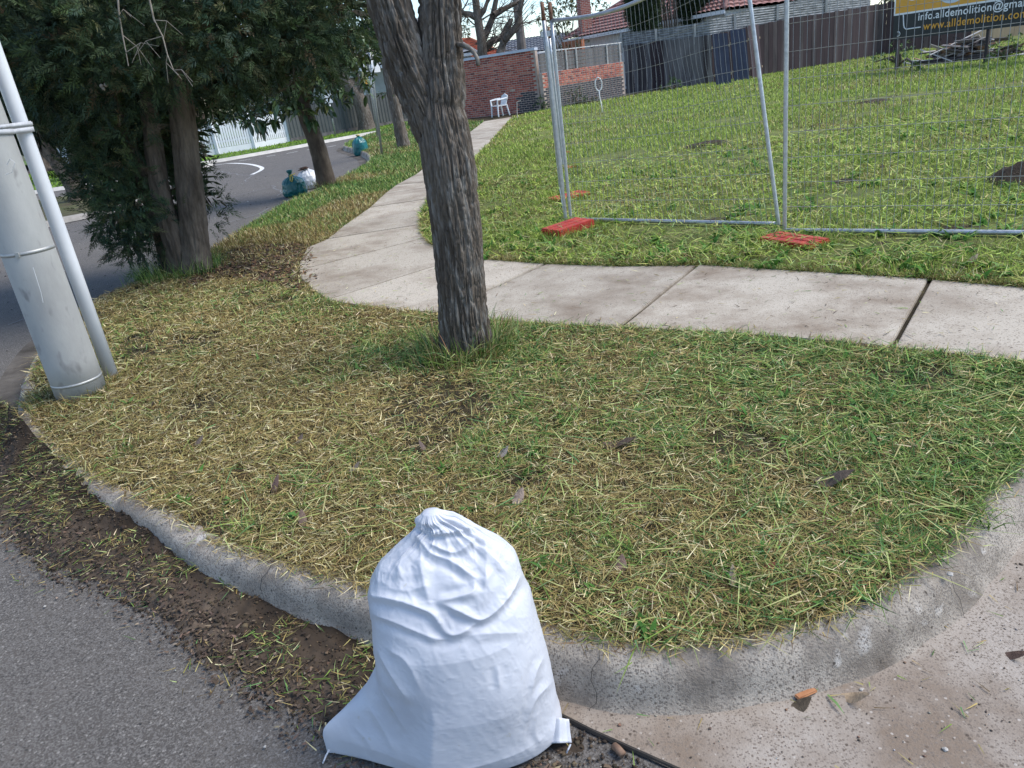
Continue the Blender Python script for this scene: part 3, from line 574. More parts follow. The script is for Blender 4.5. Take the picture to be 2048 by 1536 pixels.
# street tree in the corner
ty0 = TREE[1]
st = empty('street_tree', (TREE[0], TREE[1], LZ), 'large furrowed grey trunk rising from the middle of the corner nature strip', 'tree')
def ax(l, y): return [dep(a, b, yy) for (a, b), yy in zip(l, y)]
trunk('trunk', [(TREE[0], ty0, .02)]+ax([(932, 690), (925, 600), (915, 480), (900, 350), (884, 240), (876, 170), (870, 120)], [ty0, ty0, ty0+.01, ty0+.02, ty0+.03, ty0+.05, ty0+.06]), [.152, .146, .140, .140, .143, .135, .085, .02], MAT['bark'], st, 320, .0075, .017, 34, .26, 3, .12)
trunk('limb', ax([(888, 330), (886, 200), (881, 110), (880, 30), (880, -60), (886, -220), (900, -420)], [ty0+.03]*2+[ty0+.05]*3+[ty0+.1, ty0+.2]), [.05, .112, .112, .104, .10, .095, .08], MAT['bark'], st, 240, .009, .018, 26, 0, 13, .1)
trunk('limb', ax([(890, 370), (862, 250), (824, 150), (786, 40), (762, -50), (720, -220), (660, -420)], [ty0+.04, ty0+.04, ty0+.04, ty0+.03, ty0+.02, ty0, ty0-.1]), [.05, .105, .114, .108, .10, .09, .07], MAT['bark'], st, 240, .009, .018, 26, 0, 23, .1)
mb = MB(); rnd = random.Random(5)
def branchy(mb, p, d, ln, r, depth, rnd, n=5, droop=0.0, spread=.6):
    pts = [p]; rs = [r]; q = Vector(p); dd = Vector(d).normalized(); k = 5
    for i in range(k):
        dd = (dd+Vector((rnd.gauss(0, .13), rnd.gauss(0, .13), rnd.gauss(0, .10)-droop))).normalized(); q = q+dd*ln/k; pts.append(q.copy()); rs.append(r*(1-.55*(i+1)/k))
    mb.tube(pts, rs, 6 if r > .01 else 4, cap=False)
    if depth > 0:
        for i in range(n):
            t = rnd.randint(1, k); a = Vector((rnd.gauss(0, 1), rnd.gauss(0, 1), rnd.gauss(.2, .7))).normalized()
            branchy(mb, pts[t], (dd+a*spread*1.5).normalized(), ln*rnd.uniform(.45, .7), rs[t]*.62, depth-1, rnd, n, droop, spread)
for px, py, dd in ((895, -420, (.2, .1, 1)), (660, -420, (-.5, -.1, 1))):
    branchy(mb, dep(px, py, ty0), dd, 1.8, .07, 3, rnd, 4)
mb.build('branches', MAT['twig'], st)['kind'] = 'stuff'
mb = MB(); mb.tube(ax([(915, 88), (935, 93), (948, 105), (955, 118), (956, 131)], [ty0-.02, ty0-.10, ty0-.16, ty0-.18, ty0-.19]), [.013, .012, .011, .011, .010], 10); mb.build('cut_stub', pmat('stub_bark', (.05, .045, .04), (.22, .2, .17), 30, .6), st, True)

# ------------------------------------------------------------------ concrete pole with conduit
pl = empty('concrete_pole', (POLE[0], POLE[1], LZ), 'round concrete utility pole with white conduit strapped to its side at left', 'utility pole')
pcx, pcy = POLE[0]+.035, POLE[1]+.03
MAT['pole'] = pmat('pole_concrete', (.30, .30, .29), (.43, .43, .41), 2.2, .8, .3, 120, c3=(.24, .235, .23), scale3=14, t3=(.6, .75), bdist=.004, stretch=(1, 1, .5))
mb = MB(); mb.lathe([(.152, .0), (.151, .3), (.146, 1), (.138, 2), (.13, 3.2), (.11, 7), (.09, 10)], (pcx, pcy, LZ-.03), 48); mb.build('shaft', MAT['pole'], pl, True)
def ringband(r, z, h, tilt=0, n=40, c=(pcx, pcy)):
    V = []; Fc = []
    for k, (rr, zz) in enumerate(((r-.004, -h/2), (r, -h/2), (r, h/2), (r-.004, h/2))):
        for j in range(n):
            q = 6.2832*j/n; V.append((c[0]+rr*math.cos(q), c[1]+rr*math.sin(q), z+zz+tilt*math.cos(q)))
    for k in range(3):
        for j in range(n): Fc.append((k*n+j, k*n+(j+1) % n, (k+1)*n+(j+1) % n, (k+1)*n+j))
    return V, Fc
MAT['band'] = pmat('steel_band', (.33, .34, .33), (.48, .48, .46), 15, .5, metal=.5)
zc1 = dep(70, 505, pcy-.14).z; zc2 = dep(170, 772, pcy-.14).z
for z, h in ((zc1, .022), (zc2+.01, .018)):
    mb = MB(); mb.add(*ringband(.1525 if z < 1 else .147, z, h)); mb.build('strap', MAT['band'], pl, True)
bk = MB(); bk.box((pcx+.02, pcy-.149, zc1), (.022, .012, .028)); bk.build('strap_buckle', MAT['band'], pl)
cb = hit(236, 757, LZ)
mb = MB(); cxx, cyy = cb[0]-.035, cb[1]+.0
mb.tube([(cxx, cyy, .10), (cxx-.002, cyy, 1), (cxx-.004, cyy, 2.5), (cxx-.01, cyy, 4)], .043, 24); mb.build('conduit', pmat('white_pvc', (.62, .64, .67), (.70, .72, .74), 3, .35), pl, True)
# grey tape wound round pole and conduit
zt = dep(30, 252, pcy-.14).z
for k, (dz, h, tl) in enumerate(((.0, .03, .010), (-.012, .028, -.012), (.008, .02, .0))):
    V, Fc = ringband(1, 0, h, 0, 60, (0, 0)); W = []
    for v in V:
        q = math.atan2(v[1], v[0]); e = .146+.003*k+(math.hypot(v[0], v[1])-1)
        d = Vector((cxx-pcx, cyy-pcy, 0)); da = math.atan2(d.y, d.x); dq = (q-da+math.pi) % (2*math.pi)-math.pi
        e += max(0, d.length+.046-.146)*math.exp(-(dq/.30)**4)
        W.append((pcx+e*math.cos(q), pcy+e*math.sin(q), zt+dz+v[2]+tl*math.sin(q*1.0+k)))
    mb = MB(); mb.add(W, Fc); mb.build('tape', pmat('grey_tape', (.42, .43, .45), (.55, .56, .58), 30, .5), pl, True)
for px in ([(14, 330), (20, 318), (30, 325), (24, 345), (10, 350)], [(66, 535), (74, 560), (82, 585), (86, 605)]):
    mb = MB(); mb.tube([Vector(dep(a, b, pcy-.15)) for a, b in px], .0018, 4); mb.build('chalk_mark', pmat('chalk', (.6, .6, .6), (.7, .7, .7), 20, .9), pl)

# ------------------------------------------------------------------ the white woven sack
def cpx(l): return [(620+a/2.866, 1000+b/2.866) for a, b in l]
LFT = cpx([(100, 1440), (115, 1400), (200, 1320), (340, 1170), (408, 1040), (386, 900), (365, 720), (330, 580), (345, 490), (380, 400), (430, 330), (520, 240), (590, 172), (612, 152), (604, 130), (620, 95), (655, 70)])
RGT = cpx([(1400, 1400), (1420, 1300), (1412, 1180), (1385, 1040), (1350, 900), (1310, 740), (1275, 590), (1225, 480), (1205, 400), (1180, 330), (1100, 250), (990, 170), (900, 125), (860, 112), (800, 95), (760, 75), (735, 62)])
Y0, LEAN = 1.60, .10
def onplane(px, py):
    d = ray(px, py); t = (Y0-LEAN*H*0)/d[1]
    for _ in range(20):
        z = H+d[2]*t; t = (Y0+LEAN*z)/d[1]
    return d[0]*t, H+d[2]*t
Lp = np.array([onplane(*p) for p in LFT]); Rp = np.array([onplane(*p) for p in RGT])
ztop = max(Lp[:, 1].max(), Rp[:, 1].max()); zb = min(Lp[:, 1].min(), Rp[:, 1].min())
def nz(P): return P[:, 0], (P[:, 1]-zb)/(ztop-zb)*ztop
lx, lz = nz(Lp); rx, rz = nz(Rp); lz = np.maximum.accumulate(lz); rz = np.maximum.accumulate(rz)
nv, nu = 300, 340
tt = np.linspace(0, 1, nv)**.9; zv = tt*ztop
XL, XR = np.interp(zv, lz, lx), np.interp(zv, rz, rx)
sm = lambda a: np.convolve(np.pad(a, 5, 'edge'), np.ones(11)/11, 'valid')
XL, XR = sm(XL), sm(XR)
bodyL = np.interp(zv, [0, .10, .22, .3, 9], [lx[3]+.00, lx[4]-.035, lx[4]-.005, lx[4]-.005, lx[4]]); XR = XR+.03*np.exp(-(zv/.07)**2)
half = np.interp(zv/ztop, [0, .03, .10, .3, .55, .75, .86, .92, .955, .975, 1], [.13, .165, .185, .19, .172, .122, .066, .040, .032, .034, .02])
q = np.linspace(0, 2*np.pi, nu, endpoint=False); Q, Z = np.meshgrid(q, zv)
c = ((XL+XR)/2)[:, None]; a = ((XR-XL)/2*(1-.22*np.exp(-((tt-.93)/.06)**2)))[:, None]
ex_ = 2/2.35; X = c+a*np.sign(np.cos(Q))*np.abs(np.cos(Q))**ex_
Bt = half[:, None]*np.ones_like(Q)
ear = (1-sstep(.08, .30, Z))*np.clip((np.maximum(bodyL[:, None]+.16, XL[:, None]+1e-3)-X)/np.maximum(bodyL[:, None]+.16-XL[:, None], 1e-3), 0, 1)
Bt = Bt*(1-.88*ear**.8)
Yf = -np.sin(Q)
Y = Y0+LEAN*Z+Bt*np.sign(Yf)*np.abs(Yf)**(2/2.3)*np.where(Yf < 0, 1.0, .9)
V = np.stack([X, Y, Z], -1)
def normals(V):
    du = np.roll(V, -1, 1)-np.roll(V, 1, 1); dv = np.gradient(V, axis=0); nn = np.cross(du, dv); nn /= np.linalg.norm(nn, axis=2)[..., None]+1e-9; return nn
NN = normals(V); ctr = V.mean(1, keepdims=True)
if ((V-ctr)*NN).sum() < 0: NN = -NN
pp = projn(V.reshape(-1, 3)).reshape(nv, nu, 2); front = np.clip(-NN[..., 1]*1.6+.35, 0, 1)
CR = [([(612, 195), (690, 300), (820, 355), (945, 450)], 15, 26), ([(945, 450), (925, 530), (750, 575)], 13, 22), ([(745, 588), (850, 632), (985, 682), (1110, 580), (1210, 430)], 15, 26), ([(625, 215), (640, 400), (690, 610)], 9, 30),
      ([(332, 545), (520, 580), (700, 650), (815, 770), (985, 690)], 15, 26), ([(350, 655), (500, 705), (700, 785), (815, 805)], 9, 22), ([(385, 860), (470, 1000), (565, 1145)], 9, 20), ([(400, 1060), (480, 1200), (540, 1300)], 9, 22), ([(340, 1180), (430, 1330), (480, 1430)], 9, 24),
      ([(440, 850), (560, 930), (640, 1090)], 6, 24), ([(250, 1290), (330, 1380), (360, 1450)], 6, 18), ([(1385, 1040), (1290, 1150), (1240, 1290)], 7, 22), ([(1335, 900), (1290, 1000), (1270, 1130)], 7, 18), ([(1072, 950), (1085, 1080)], 6, 20), ([(1310, 1200), (1290, 1330), (1330, 1400)], 5, 20),
      ([(640, 212), (760, 190), (900, 172), (990, 176)], 12, 16), ([(800, 100), (870, 140), (915, 170)], 10, 14), ([(655, 232), (830, 300), (965, 205)], 12, 22), ([(600, 200), (530, 330), (500, 430)], 8, 26), ([(430, 330), (395, 400), (385, 500)], 7, 20), ([(960, 250), (1050, 330), (1130, 420)], 8, 26),
      ([(990, 180), (1010, 330), (1000, 520)], 9, 28), ([(1100, 260), (1060, 380), (1010, 470)], 7, 24), ([(860, 820), (960, 770), (1230, 760)], 5, 30), ([(700, 480), (560, 520), (420, 500)], 5, 26), ([(760, 640), (800, 700), (815, 745)], 8, 16), ([(620, 150), (700, 185), (770, 165)], 8, 14)]
cc = np.stack([(pp[..., 0]-620)*2.866, (pp[..., 1]-1000)*2.866], -1); disp = np.zeros((nv, nu))
for pts, am, wd in CR:
    P_ = catmull(pts, 18); bestd = np.full((nv, nu), 1e9); sg = np.zeros((nv, nu)); u_ = np.zeros((nv, nu)); m = len(P_)-1
    for i in range(m):
        (x1, y1), (x2, y2) = P_[i], P_[i+1]; vx, vy = x2-x1, y2-y1; qq = vx*vx+vy*vy; t_ = np.clip(((cc[..., 0]-x1)*vx+(cc[..., 1]-y1)*vy)/qq, 0, 1)
        dx, dy = cc[..., 0]-x1-t_*vx, cc[..., 1]-y1-t_*vy; d_ = np.hypot(dx, dy); k = d_ < bestd
        bestd = np.where(k, d_, bestd); sg = np.where(k, np.sign(vx*dy-vy*dx), sg); u_ = np.where(k, (i+t_)/m, u_)
    ss = bestd*sg; env = np.clip(np.minimum(u_, 1-u_)*5+.25, 0, 1)
    disp += am*.55/1000*env*(np.exp(-np.abs(ss)/(wd*.75))-.75*np.exp(-((ss-1.7*wd)/(1.2*wd))**2)-.35*np.exp(-((ss+1.8*wd)/(1.5*wd))**2))
disp *= front*1.05
s1 = Q*a.mean()
rn = 1-np.abs(2*fbm(X*9+Z*3, Y*9, Z*5, 3, 71)-1); rn2 = 1-np.abs(2*fbm(X*26+Z*9, Y*26, Z*15, 3, 72)-1)
rn3 = 1-np.abs(2*fbm(X*60+Z*14, Y*60, Z*24, 3, 74)-1); disp += ((sstep(.75, 1, rn)-.25)*.0024+(sstep(.8, 1, rn2)-.2)*.0013)*(.3+.7*sstep(.5, .8, tt)[:, None])+(sstep(.85, 1, rn3)-.15)*.0006+(fbm(X*4, Y*4, Z*4, 2, 55)-.5)*.018
pleat = np.clip((tt-.78)/.14, 0, 1)[:, None]; disp += pleat*(.004*np.sin(Q*9+9*fbm(np.cos(Q)*2, np.sin(Q)*2, Z*9, 2, 4))+.005*(sstep(.6, 1, 1-np.abs(2*fbm(np.cos(Q)*4, np.sin(Q)*4, Z*5, 2, 14)-1))-.4))
disp *= np.clip((1-tt[:, None])*25, 0, 1)*np.clip(.3+.7*Z/.05, 0, 1)*(1-.6*ear)
V = V+NN*disp[..., None]; V[..., 2] = np.maximum(V[..., 2], .012-.0*Z)
V[..., 2] = np.where(tt[:, None] < .012, .012, V[..., 2])
tv = np.vstack([V.reshape(-1, 3), V[0].mean(0)[None], V[-1].mean(0)[None]+np.array([0, 0, .004])])
i, j = np.meshgrid(np.arange(nv-1), np.arange(nu), indexing='ij'); i = i.ravel(); j = j.ravel(); jn = (j+1) % nu
Fq = np.stack([i*nu+j, i*nu+jn, (i+1)*nu+jn, (i+1)*nu+j], 1).tolist()
for jj in range(nu):
    Fq.append([nv*nu, (jj+1) % nu, jj, ]); Fq.append([(nv-1)*nu+jj, (nv-1)*nu+(jj+1) % nu, nv*nu+1])
def sackmat():
    m, n, l, b = _mat('woven_polypropylene')
    t = n.new('ShaderNodeTexCoord'); q1 = n.new('ShaderNodeTexNoise'); q1.inputs['Scale'].default_value = 5; q1.inputs['Detail'].default_value = 6
    l.new(t.outputs['Object'], q1.inputs['Vector']); r = n.new('ShaderNodeValToRGB'); r.color_ramp.elements[0].color = (.45, .47, .52, 1); r.color_ramp.elements[1].color = (.53, .55, .60, 1)
    r.color_ramp.elements[0].position = .3; r.color_ramp.elements[1].position = .55; l.new(q1.outputs['Fac'], r.inputs['Fac'])
    q2 = n.new('ShaderNodeTexNoise'); q2.inputs['Scale'].default_value = 34; q2.inputs['Detail'].default_value = 3; l.new(t.outputs['Object'], q2.inputs['Vector'])
    r2 = n.new('ShaderNodeValToRGB'); r2.color_ramp.elements[0].position = .70; r2.color_ramp.elements[1].position = .80; l.new(q2.outputs['Fac'], r2.inputs['Fac'])
    mm = n.new('ShaderNodeMix'); mm.data_type = 'RGBA'; mm.inputs['B'].default_value = (.45, .43, .36, 1); l.new(r2.outputs['Color'], mm.inputs['Factor']); l.new(r.outputs['Color'], mm.inputs['A']); l.new(mm.outputs['Result'], b.inputs['Base Color'])
    wv = n.new('ShaderNodeTexWave'); wv.bands_direction = 'Z'; wv.inputs['Scale'].default_value = 190; wv.inputs['Distortion'].default_value = 1
    wh = n.new('ShaderNodeTexWave'); wh.bands_direction = 'X'; wh.inputs['Scale'].default_value = 150; wh.inputs['Distortion'].default_value = 1
    q3 = n.new('ShaderNodeTexNoise'); q3.inputs['Scale'].default_value = 45; q3.inputs['Detail'].default_value = 4
    for x_ in (wv, wh, q3): l.new(t.outputs['Object'], x_.inputs['Vector'])
    ad = n.new('ShaderNodeMath'); l.new(wv.outputs['Fac'], ad.inputs[0]); l.new(wh.outputs['Fac'], ad.inputs[1])
    b1 = n.new('ShaderNodeBump'); b1.inputs['Strength'].default_value = .12; b1.inputs['Distance'].default_value = .002; l.new(ad.outputs[0], b1.inputs['Height'])
    b2 = n.new('ShaderNodeBump'); b2.inputs['Strength'].default_value = .12; b2.inputs['Distance'].default_value = .004; l.new(q3.outputs['Fac'], b2.inputs['Height']); l.new(b1.outputs['Normal'], b2.inputs['Normal'])
    l.new(b2.outputs['Normal'], b.inputs['Normal']); b.inputs['Roughness'].default_value = .42; b.inputs['Specular IOR Level'].default_value = .35
    return m
MAT['sack'] = sackmat()
sk = empty('woven_sack', (-.3, 1.6, .01), 'full white woven sack tied at the top standing in the gutter against the kerb', 'sack')
o = npmesh('body', tv, Fq, MAT['sack'], sk, True)
bm = bmesh.new(); bm.from_mesh(o.data); bmesh.ops.recalc_face_normals(bm, faces=bm.faces); bm.to_mesh(o.data); bm.free()
# gathered knot at the top
# bottom right ear: a flat folded corner of cloth
def cloth(name, corners, n, amp, mat, parent, seed, thick=.003):
    A_, B_, C_, D_ = [np.array(p, float) for p in corners]; u, v = np.meshgrid(np.linspace(0, 1, n), np.linspace(0, 1, n)); u = u[..., None]; v = v[..., None]
    P_ = A_*(1-u)*(1-v)+B_*u*(1-v)+C_*u*v+D_*(1-u)*v; nr = np.cross(B_-A_, D_-A_); nr /= np.linalg.norm(nr)
    P_ = P_+nr*(amp*(fbm(u[..., 0]*3+seed, v[..., 0]*1.2, o=3, s=seed)-.5)+amp*.5*np.sin(u[..., 0]*9))[..., None]
    a_ = P_.reshape(-1, 3); b_ = a_-nr*thick; Vv = np.vstack([a_, b_]); Fc = []
    for i in range(n-1):
        for j in range(n-1):
            k = i*n+j; Fc += [(k, k+1, k+n+1, k+n), (n*n+k, n*n+k+n, n*n+k+n+1, n*n+k+1)]
    for i in range(n-1):
        for (p, q_) in ((i, i+1), ((n-1)*n+i+1, (n-1)*n+i), ((i+1)*n, i*n), (i*n+n-1, (i+1)*n+n-1)): Fc.append((p, p+n*n, q_+n*n, q_))
    return npmesh(name, Vv, Fc, mat, parent, True)
def P3(cx_, cy_, y): return dep(620+cx_/2.866, 1000+cy_/2.866, y)
kc = P3(705, 150, 1.675); nv2, nu2 = 50, 80; qk, tk = np.meshgrid(np.linspace(0, 2*np.pi, nu2, endpoint=False), np.linspace(0, 1, nv2)); ph = tk*np.pi
rk = .036*np.sin(ph)**.75*(1+.22*(fbm(np.cos(qk)*1.5, np.sin(qk)*1.5, tk*2, 3, 5)-.5))+.0045*np.sin(ph)*np.sin(qk*7+tk*5)+.003*np.sin(qk*12-tk*7)*np.sin(ph)
Vk = np.stack([kc.x+rk*1.08*np.cos(qk)+.008*np.cos(ph), kc.y+rk*.95*np.sin(qk), kc.z-.042*np.cos(ph)+.006*np.sin(qk*2)*np.sin(ph)], -1).reshape(-1, 3)
ik, jk = np.meshgrid(np.arange(nv2-1), np.arange(nu2), indexing='ij'); ik = ik.ravel(); jk = jk.ravel(); jn2 = (jk+1) % nu2
npmesh('knot', Vk, np.stack([ik*nu2+jk, ik*nu2+jn2, (ik+1)*nu2+jn2, (ik+1)*nu2+jk], 1), MAT['sack'], sk, True)
cloth('top_flap', [P3(770, 175, 1.655), P3(790, 95, 1.68), P3(905, 128, 1.69), P3(960, 200, 1.655)], 22, .02, MAT['sack'], sk, 9)
cloth('corner_ear', [P3(1360, 1240, 1.55), P3(1485, 1256, 1.55), P3(1503, 1392, 1.51), P3(1350, 1395, 1.50)], 12, .02, MAT['sack'], sk, 4)
mb = MB(); mb.tube([P3(1494, 1400, 1.50), P3(1480, 1430, 1.49), P3(1470, 1452, 1.49)], .0022, 5); mb.build('thread', MAT['sack'], sk)
mb = MB(); mb.tube([P3(110, 1432, 1.58), P3(92, 1465, 1.57), P3(80, 1495, 1.56), P3(74, 1508, 1.56)], .0024, 5); mb.build('thread', MAT['sack'], sk)

# ------------------------------------------------------------------ bin bags
def binbag(name, c, rx_, ry_, h, col, col2, label, seed, knot=True, gloss=.28):
    e = empty(name, (c[0], c[1], c[2]), label, 'rubbish bag', 'full rubbish bags left along the kerb')
    nv_, nu_ = 60, 90; q = np.linspace(0, 2*np.pi, nu_, endpoint=False); t = np.linspace(0, 1, nv_); Q, T = np.meshgrid(q, t)
    prof = np.interp(t, [0, .06, .2, .45, .65, .8, .9, .96, 1], [.75, .93, 1, 1, .93, .74, .45, .18, .12])[:, None]
    lump = fbm(np.cos(Q)*1.6+seed, np.sin(Q)*1.6, T*2.2, 3, seed)-.5; fold = 1-np.abs(2*fbm(np.cos(Q)*3.5, np.sin(Q)*3.5, T*2.5+seed, 3, seed+1)-1)
    r = prof*(1+.28*lump)+(.05*sstep(.6, 1, fold)-.02)+.05*np.clip((T-.6)*3, 0, 1)*np.sin(Q*13+seed)
    V = np.stack([c[0]+rx_*r*np.cos(Q), c[1]+ry_*r*np.sin(Q), c[2]+h*T*(1+.06*lump)], -1).reshape(-1, 3)
    i, j = np.meshgrid(np.arange(nv_-1), np.arange(nu_), indexing='ij'); i = i.ravel(); j = j.ravel(); jn = (j+1) % nu_
    Fc = np.stack([i*nu_+j, i*nu_+jn, (i+1)*nu_+jn, (i+1)*nu_+j], 1).tolist()+[list(range(nu_))[::-1], [(nv_-1)*nu_+k for k in range(nu_)]]
    m = pmat(name+'_plastic', col, col2, 5, gloss, .4, 25, spec=.5, bdist=.02)
    npmesh('bag_body', V, Fc, m, e, True); return e, m
b1 = hit(592, 392, 0)
e, m = binbag('rubbish_bag', (b1[0], b1[1], .003), .235, .22, .40, (.006, .085, .085), (.010, .12, .12), 'tied teal rubbish bag with yellow drawstring standing by the smooth-barked tree', 3)
mb = MB(); x_, y_ = b1[0]-.0, b1[1]
mb.lathe([(.03, 0), (.045, .03), (.03, .055), (.055, .09), (.065, .13), (.02, .135)], (x_-.02, y_, .385), 12); mb.build('knotted_top', m, e, True)
mb = MB(); mb.tube([(x_+.02, y_-.10, .43), (x_+.06, y_-.16, .38), (x_+.03, y_-.19, .30), (x_, y_-.18, .33), (x_+.01, y_-.13, .42), (x_+.1, y_-.07, .44)], .009, 6); mb.build('drawstring', pmat('yellow_strap', (.55, .42, .05), (.65, .5, .1), 8, .5), e, True)
b2 = hit(614, 381, 0)
e, m = binbag('rubbish_bag', (b2[0]+.03, b2[1]+.25, .003), .235, .22, .42, (.62, .64, .68), (.75, .76, .78), 'bulging white plastic bag with an open dark top behind the tied teal bag', 8, gloss=.3)
mb = MB()
for k in range(16): a_ = rnd.uniform(0, 6.28); rr = rnd.uniform(0, .10); mb.box((b2[0]-.03+rr*math.cos(a_), b2[1]+.23+rr*math.sin(a_), .43+rnd.uniform(-.02, .03)), (.09, .05, .01), Mx=Matrix.Rotation(rnd.uniform(0, 6), 4, 'Z') @ Matrix.Rotation(rnd.uniform(-.6, .6), 4, 'X'))
mb.build('garden_waste', pmat('dead_leaves', (.04, .025, .02), (.10, .06, .045), 20, .9), e)
b3 = hit(722, 312, 0)
e, m = binbag('rubbish_bag', (b3[0], b3[1]+.18, .01), .23, .21, .56, (.004, .10, .115), (.008, .15, .16), 'upright teal rubbish bag at the kerb beside the sign posts', 14)
mb = MB(); mb.lathe([(.02, 0), (.07, .03), (.05, .06)], (b3[0], b3[1]+.18, .56), 10); mb.build('knotted_top', pmat('yellow_top', (.42, .36, .12), (.5, .42, .2), 9, .6), e, True)

# ------------------------------------------------------------------ temporary mesh fence
def panel(bl, br, tl, tr, label, nvw, nhw, sag=0, wave=0, seed=1, rusty=False, legs=.1):
    bl, br, tl, tr = [Vector(p) for p in (bl, br, tl, tr)]
    e = empty('mesh_fence_panel', ((bl+br)/2).to_tuple(), label, 'fence panel', 'galvanised temporary mesh fence panels')
    nr = (br-bl).cross(Vector((0, 0, 1))).normalized()
    def P(u, v):
        p = bl*(1-u)*(1-v)+br*u*(1-v)+tr*u*v+tl*(1-u)*v
        p = p+Vector((0, 0, -1))*sag*math.sin(math.pi*min(1, u*1.25))*v**3
        if wave: p = p+nr*wave*math.sin(u*9+v*3+seed)*math.sin(math.pi*v)*math.sin(math.pi*u)+(br-bl).normalized()*wave*.5*math.sin(v*16+u*14+seed)*math.sin(math.pi*v)*min(1, 6*u*(1-u))
        return p
    f = lambda u0, v0, u1, v1, k=12: [P(u0+(u1-u0)*i/k, v0+(v1-v0)*i/k) for i in range(k+1)]
    for a, nm in (((0, 0, 0, 1), 'post'), ((1, 0, 1, 1), 'post')):
        pts = f(*a, 8); dd = (pts[-1]-pts[-2]).normalized(); tp = pts[-1]; pts = [pts[0]-Vector((0, 0, legs))]+pts
        mb = MB(); mb.tube(pts, .0175, 12); po = mb.build(nm, MAT['galv'], e, True)
        mb = MB(); mb.tube([tp, tp+dd*.16], .0185, 12); mb.build('post_end', MAT['rust'], po, True)
    for v, nm in ((0, 'bottom_rail'), (1, 'top_rail')):
        mb = MB(); mb.tube(f(0, v, 1, v, 16), .0185, 12); mb.build(nm, MAT['galv'], e, True)
    mb = MB()
    for i in range(1, nvw): mb.tube(f(i/nvw, 0, i/nvw, 1, 14 if wave else 3), .0022, 3, False)
    for i in range(1, nhw): mb.tube(f(0, i/nhw, 1, i/nhw, 22 if wave else 4), .0023, 3, False)
    mb.build('wire_mesh', MAT['wire'], e)['kind'] = 'stuff'
    return e
A0 = hit(1142, 440, .19); A1 = hit(1557, 450, .19)
pzb, pzt = .20, 2.16
dA = Vector((A1[0]-A0[0], A1[1]-A0[1], 0)).normalized()
panel((*A0, pzb), (*A1, pzb), (A0[0], A0[1], pzt-.03), (A1[0]-dA.x*.30, A1[1]-dA.y*.30, pzt+.2), 'warped mesh fence panel facing the street corner, its right post leaning', 46, 10, .10, .035, 2)
B0 = hit(1569, 463, .19); B1 = hit(2048, 468, .19); dB = Vector((B1[0]-B0[0], B1[1]-B0[1], 0)).normalized(); B1 = (B0[0]+dB.x*2.4, B0[1]+dB.y*2.4)
panel((*B0, pzb), (*B1, pzb), (*B0, pzt+.02), (*B1, pzt+.02), 'straight mesh fence panel at right in front of the demolition sign', 46, 10, 0, .004, 5)
C0 = hit(1133, 443, .19)
cpts = [C0, (C0[0]+.20, C0[1]+2.4), (C0[0]+.43, C0[1]+4.75), (C0[0]+.62, C0[1]+7.1), (C0[0]+.85, C0[1]+9.5)]
names_c = ['nearest mesh fence panel running back along the footpath', 'second mesh fence panel running back along the footpath', 'third mesh fence panel back along the footpath', 'farthest mesh fence panel running back along the footpath']
for k in range(4):
    a_, b_ = cpts[k], cpts[k+1]; o2 = (.05, .03) if k else (0, 0)
    panel((a_[0]+o2[0]*k, a_[1]+.04, pzb), (b_[0]+o2[0]*k, b_[1]-.04, pzb), (a_[0]+o2[0]*k-.02, a_[1]+.04, pzt-.02), (b_[0]+o2[0]*k-.03*(k % 2), b_[1]-.04, pzt-.05), names_c[k], 46, 10, .02, .02, 7+k)
# rusty clamp over the corner posts
mb = MB(); mb.box((A0[0]-.04, A0[1]+.02, 2.02), (.16, .03, .05), .2); cl = mb.build('fence_clamp', MAT['galv']); props(cl, 'steel clamp joining the corner posts of the mesh fence', 'clamp')
# feet
bm = bmesh.new()
for k in (-1, 0, 1):
    r_ = bmesh.ops.create_cube(bm, size=1, matrix=Matrix.Translation((k*.095, 0, .06)) @ Matrix.Diagonal((.092, .50, .12, 1)))
    bmesh.ops.bevel(bm, geom=list({e_ for v_ in r_['verts'] for e_ in v_.link_edges}), offset=.014, segments=2, affect='EDGES')
bmesh.ops.create_cube(bm, size=1, matrix=Matrix.Translation((0, 0, .057)) @ Matrix.Diagonal((.27, .46, .118, 1)))
footm = bpy.data.meshes.new('ballast_block'); bm.to_mesh(footm); bm.free(); footm.materials.append(MAT['red_plastic'])
ffd = [(hit(1136, 456, .2), -.95, 'red plastic fence foot under the corner where two panel rows meet'), (hit(1585, 478, .2), .55, 'red plastic fence foot half buried in grass below the leaning post'),
       (hit(1138, 390, .2), -1.15, 'red plastic fence foot in the grass second along the footpath row'), ((cpts[2][0]+.05, cpts[2][1]), -1.2, 'red plastic fence foot third along the footpath row'), ((cpts[3][0]+.1, cpts[3][1]), -1.2, 'red plastic fence foot fourth along the footpath row'), ((B1[0], B1[1]), .6, 'red plastic fence foot at the far right of the fence')]
for (fx_, fy_), rz_, lb in ffd:
    o = bpy.data.objects.new('ballast_block', footm); COL.objects.link(o); o.location = (fx_, fy_, (.125 if 'corner' in lb else .092 if 'leaning' in lb else .085 if 'second' in lb else .05)); o.rotation_euler = (.03, .02, rz_); props(o, lb.replace('fence foot', 'ballast block'), 'ballast block', 'red ballast blocks under the mesh fence')

for i, ((fx_, fy_), rz_, lb) in enumerate(ffd[:4]):
    ringtuft('uncut_grass', (fx_, fy_), .2, 420, .08, .2, 'grass growing up round the '+lb.replace('fence foot', 'ballast block').replace('red plastic ', ''), LGRN, .16)
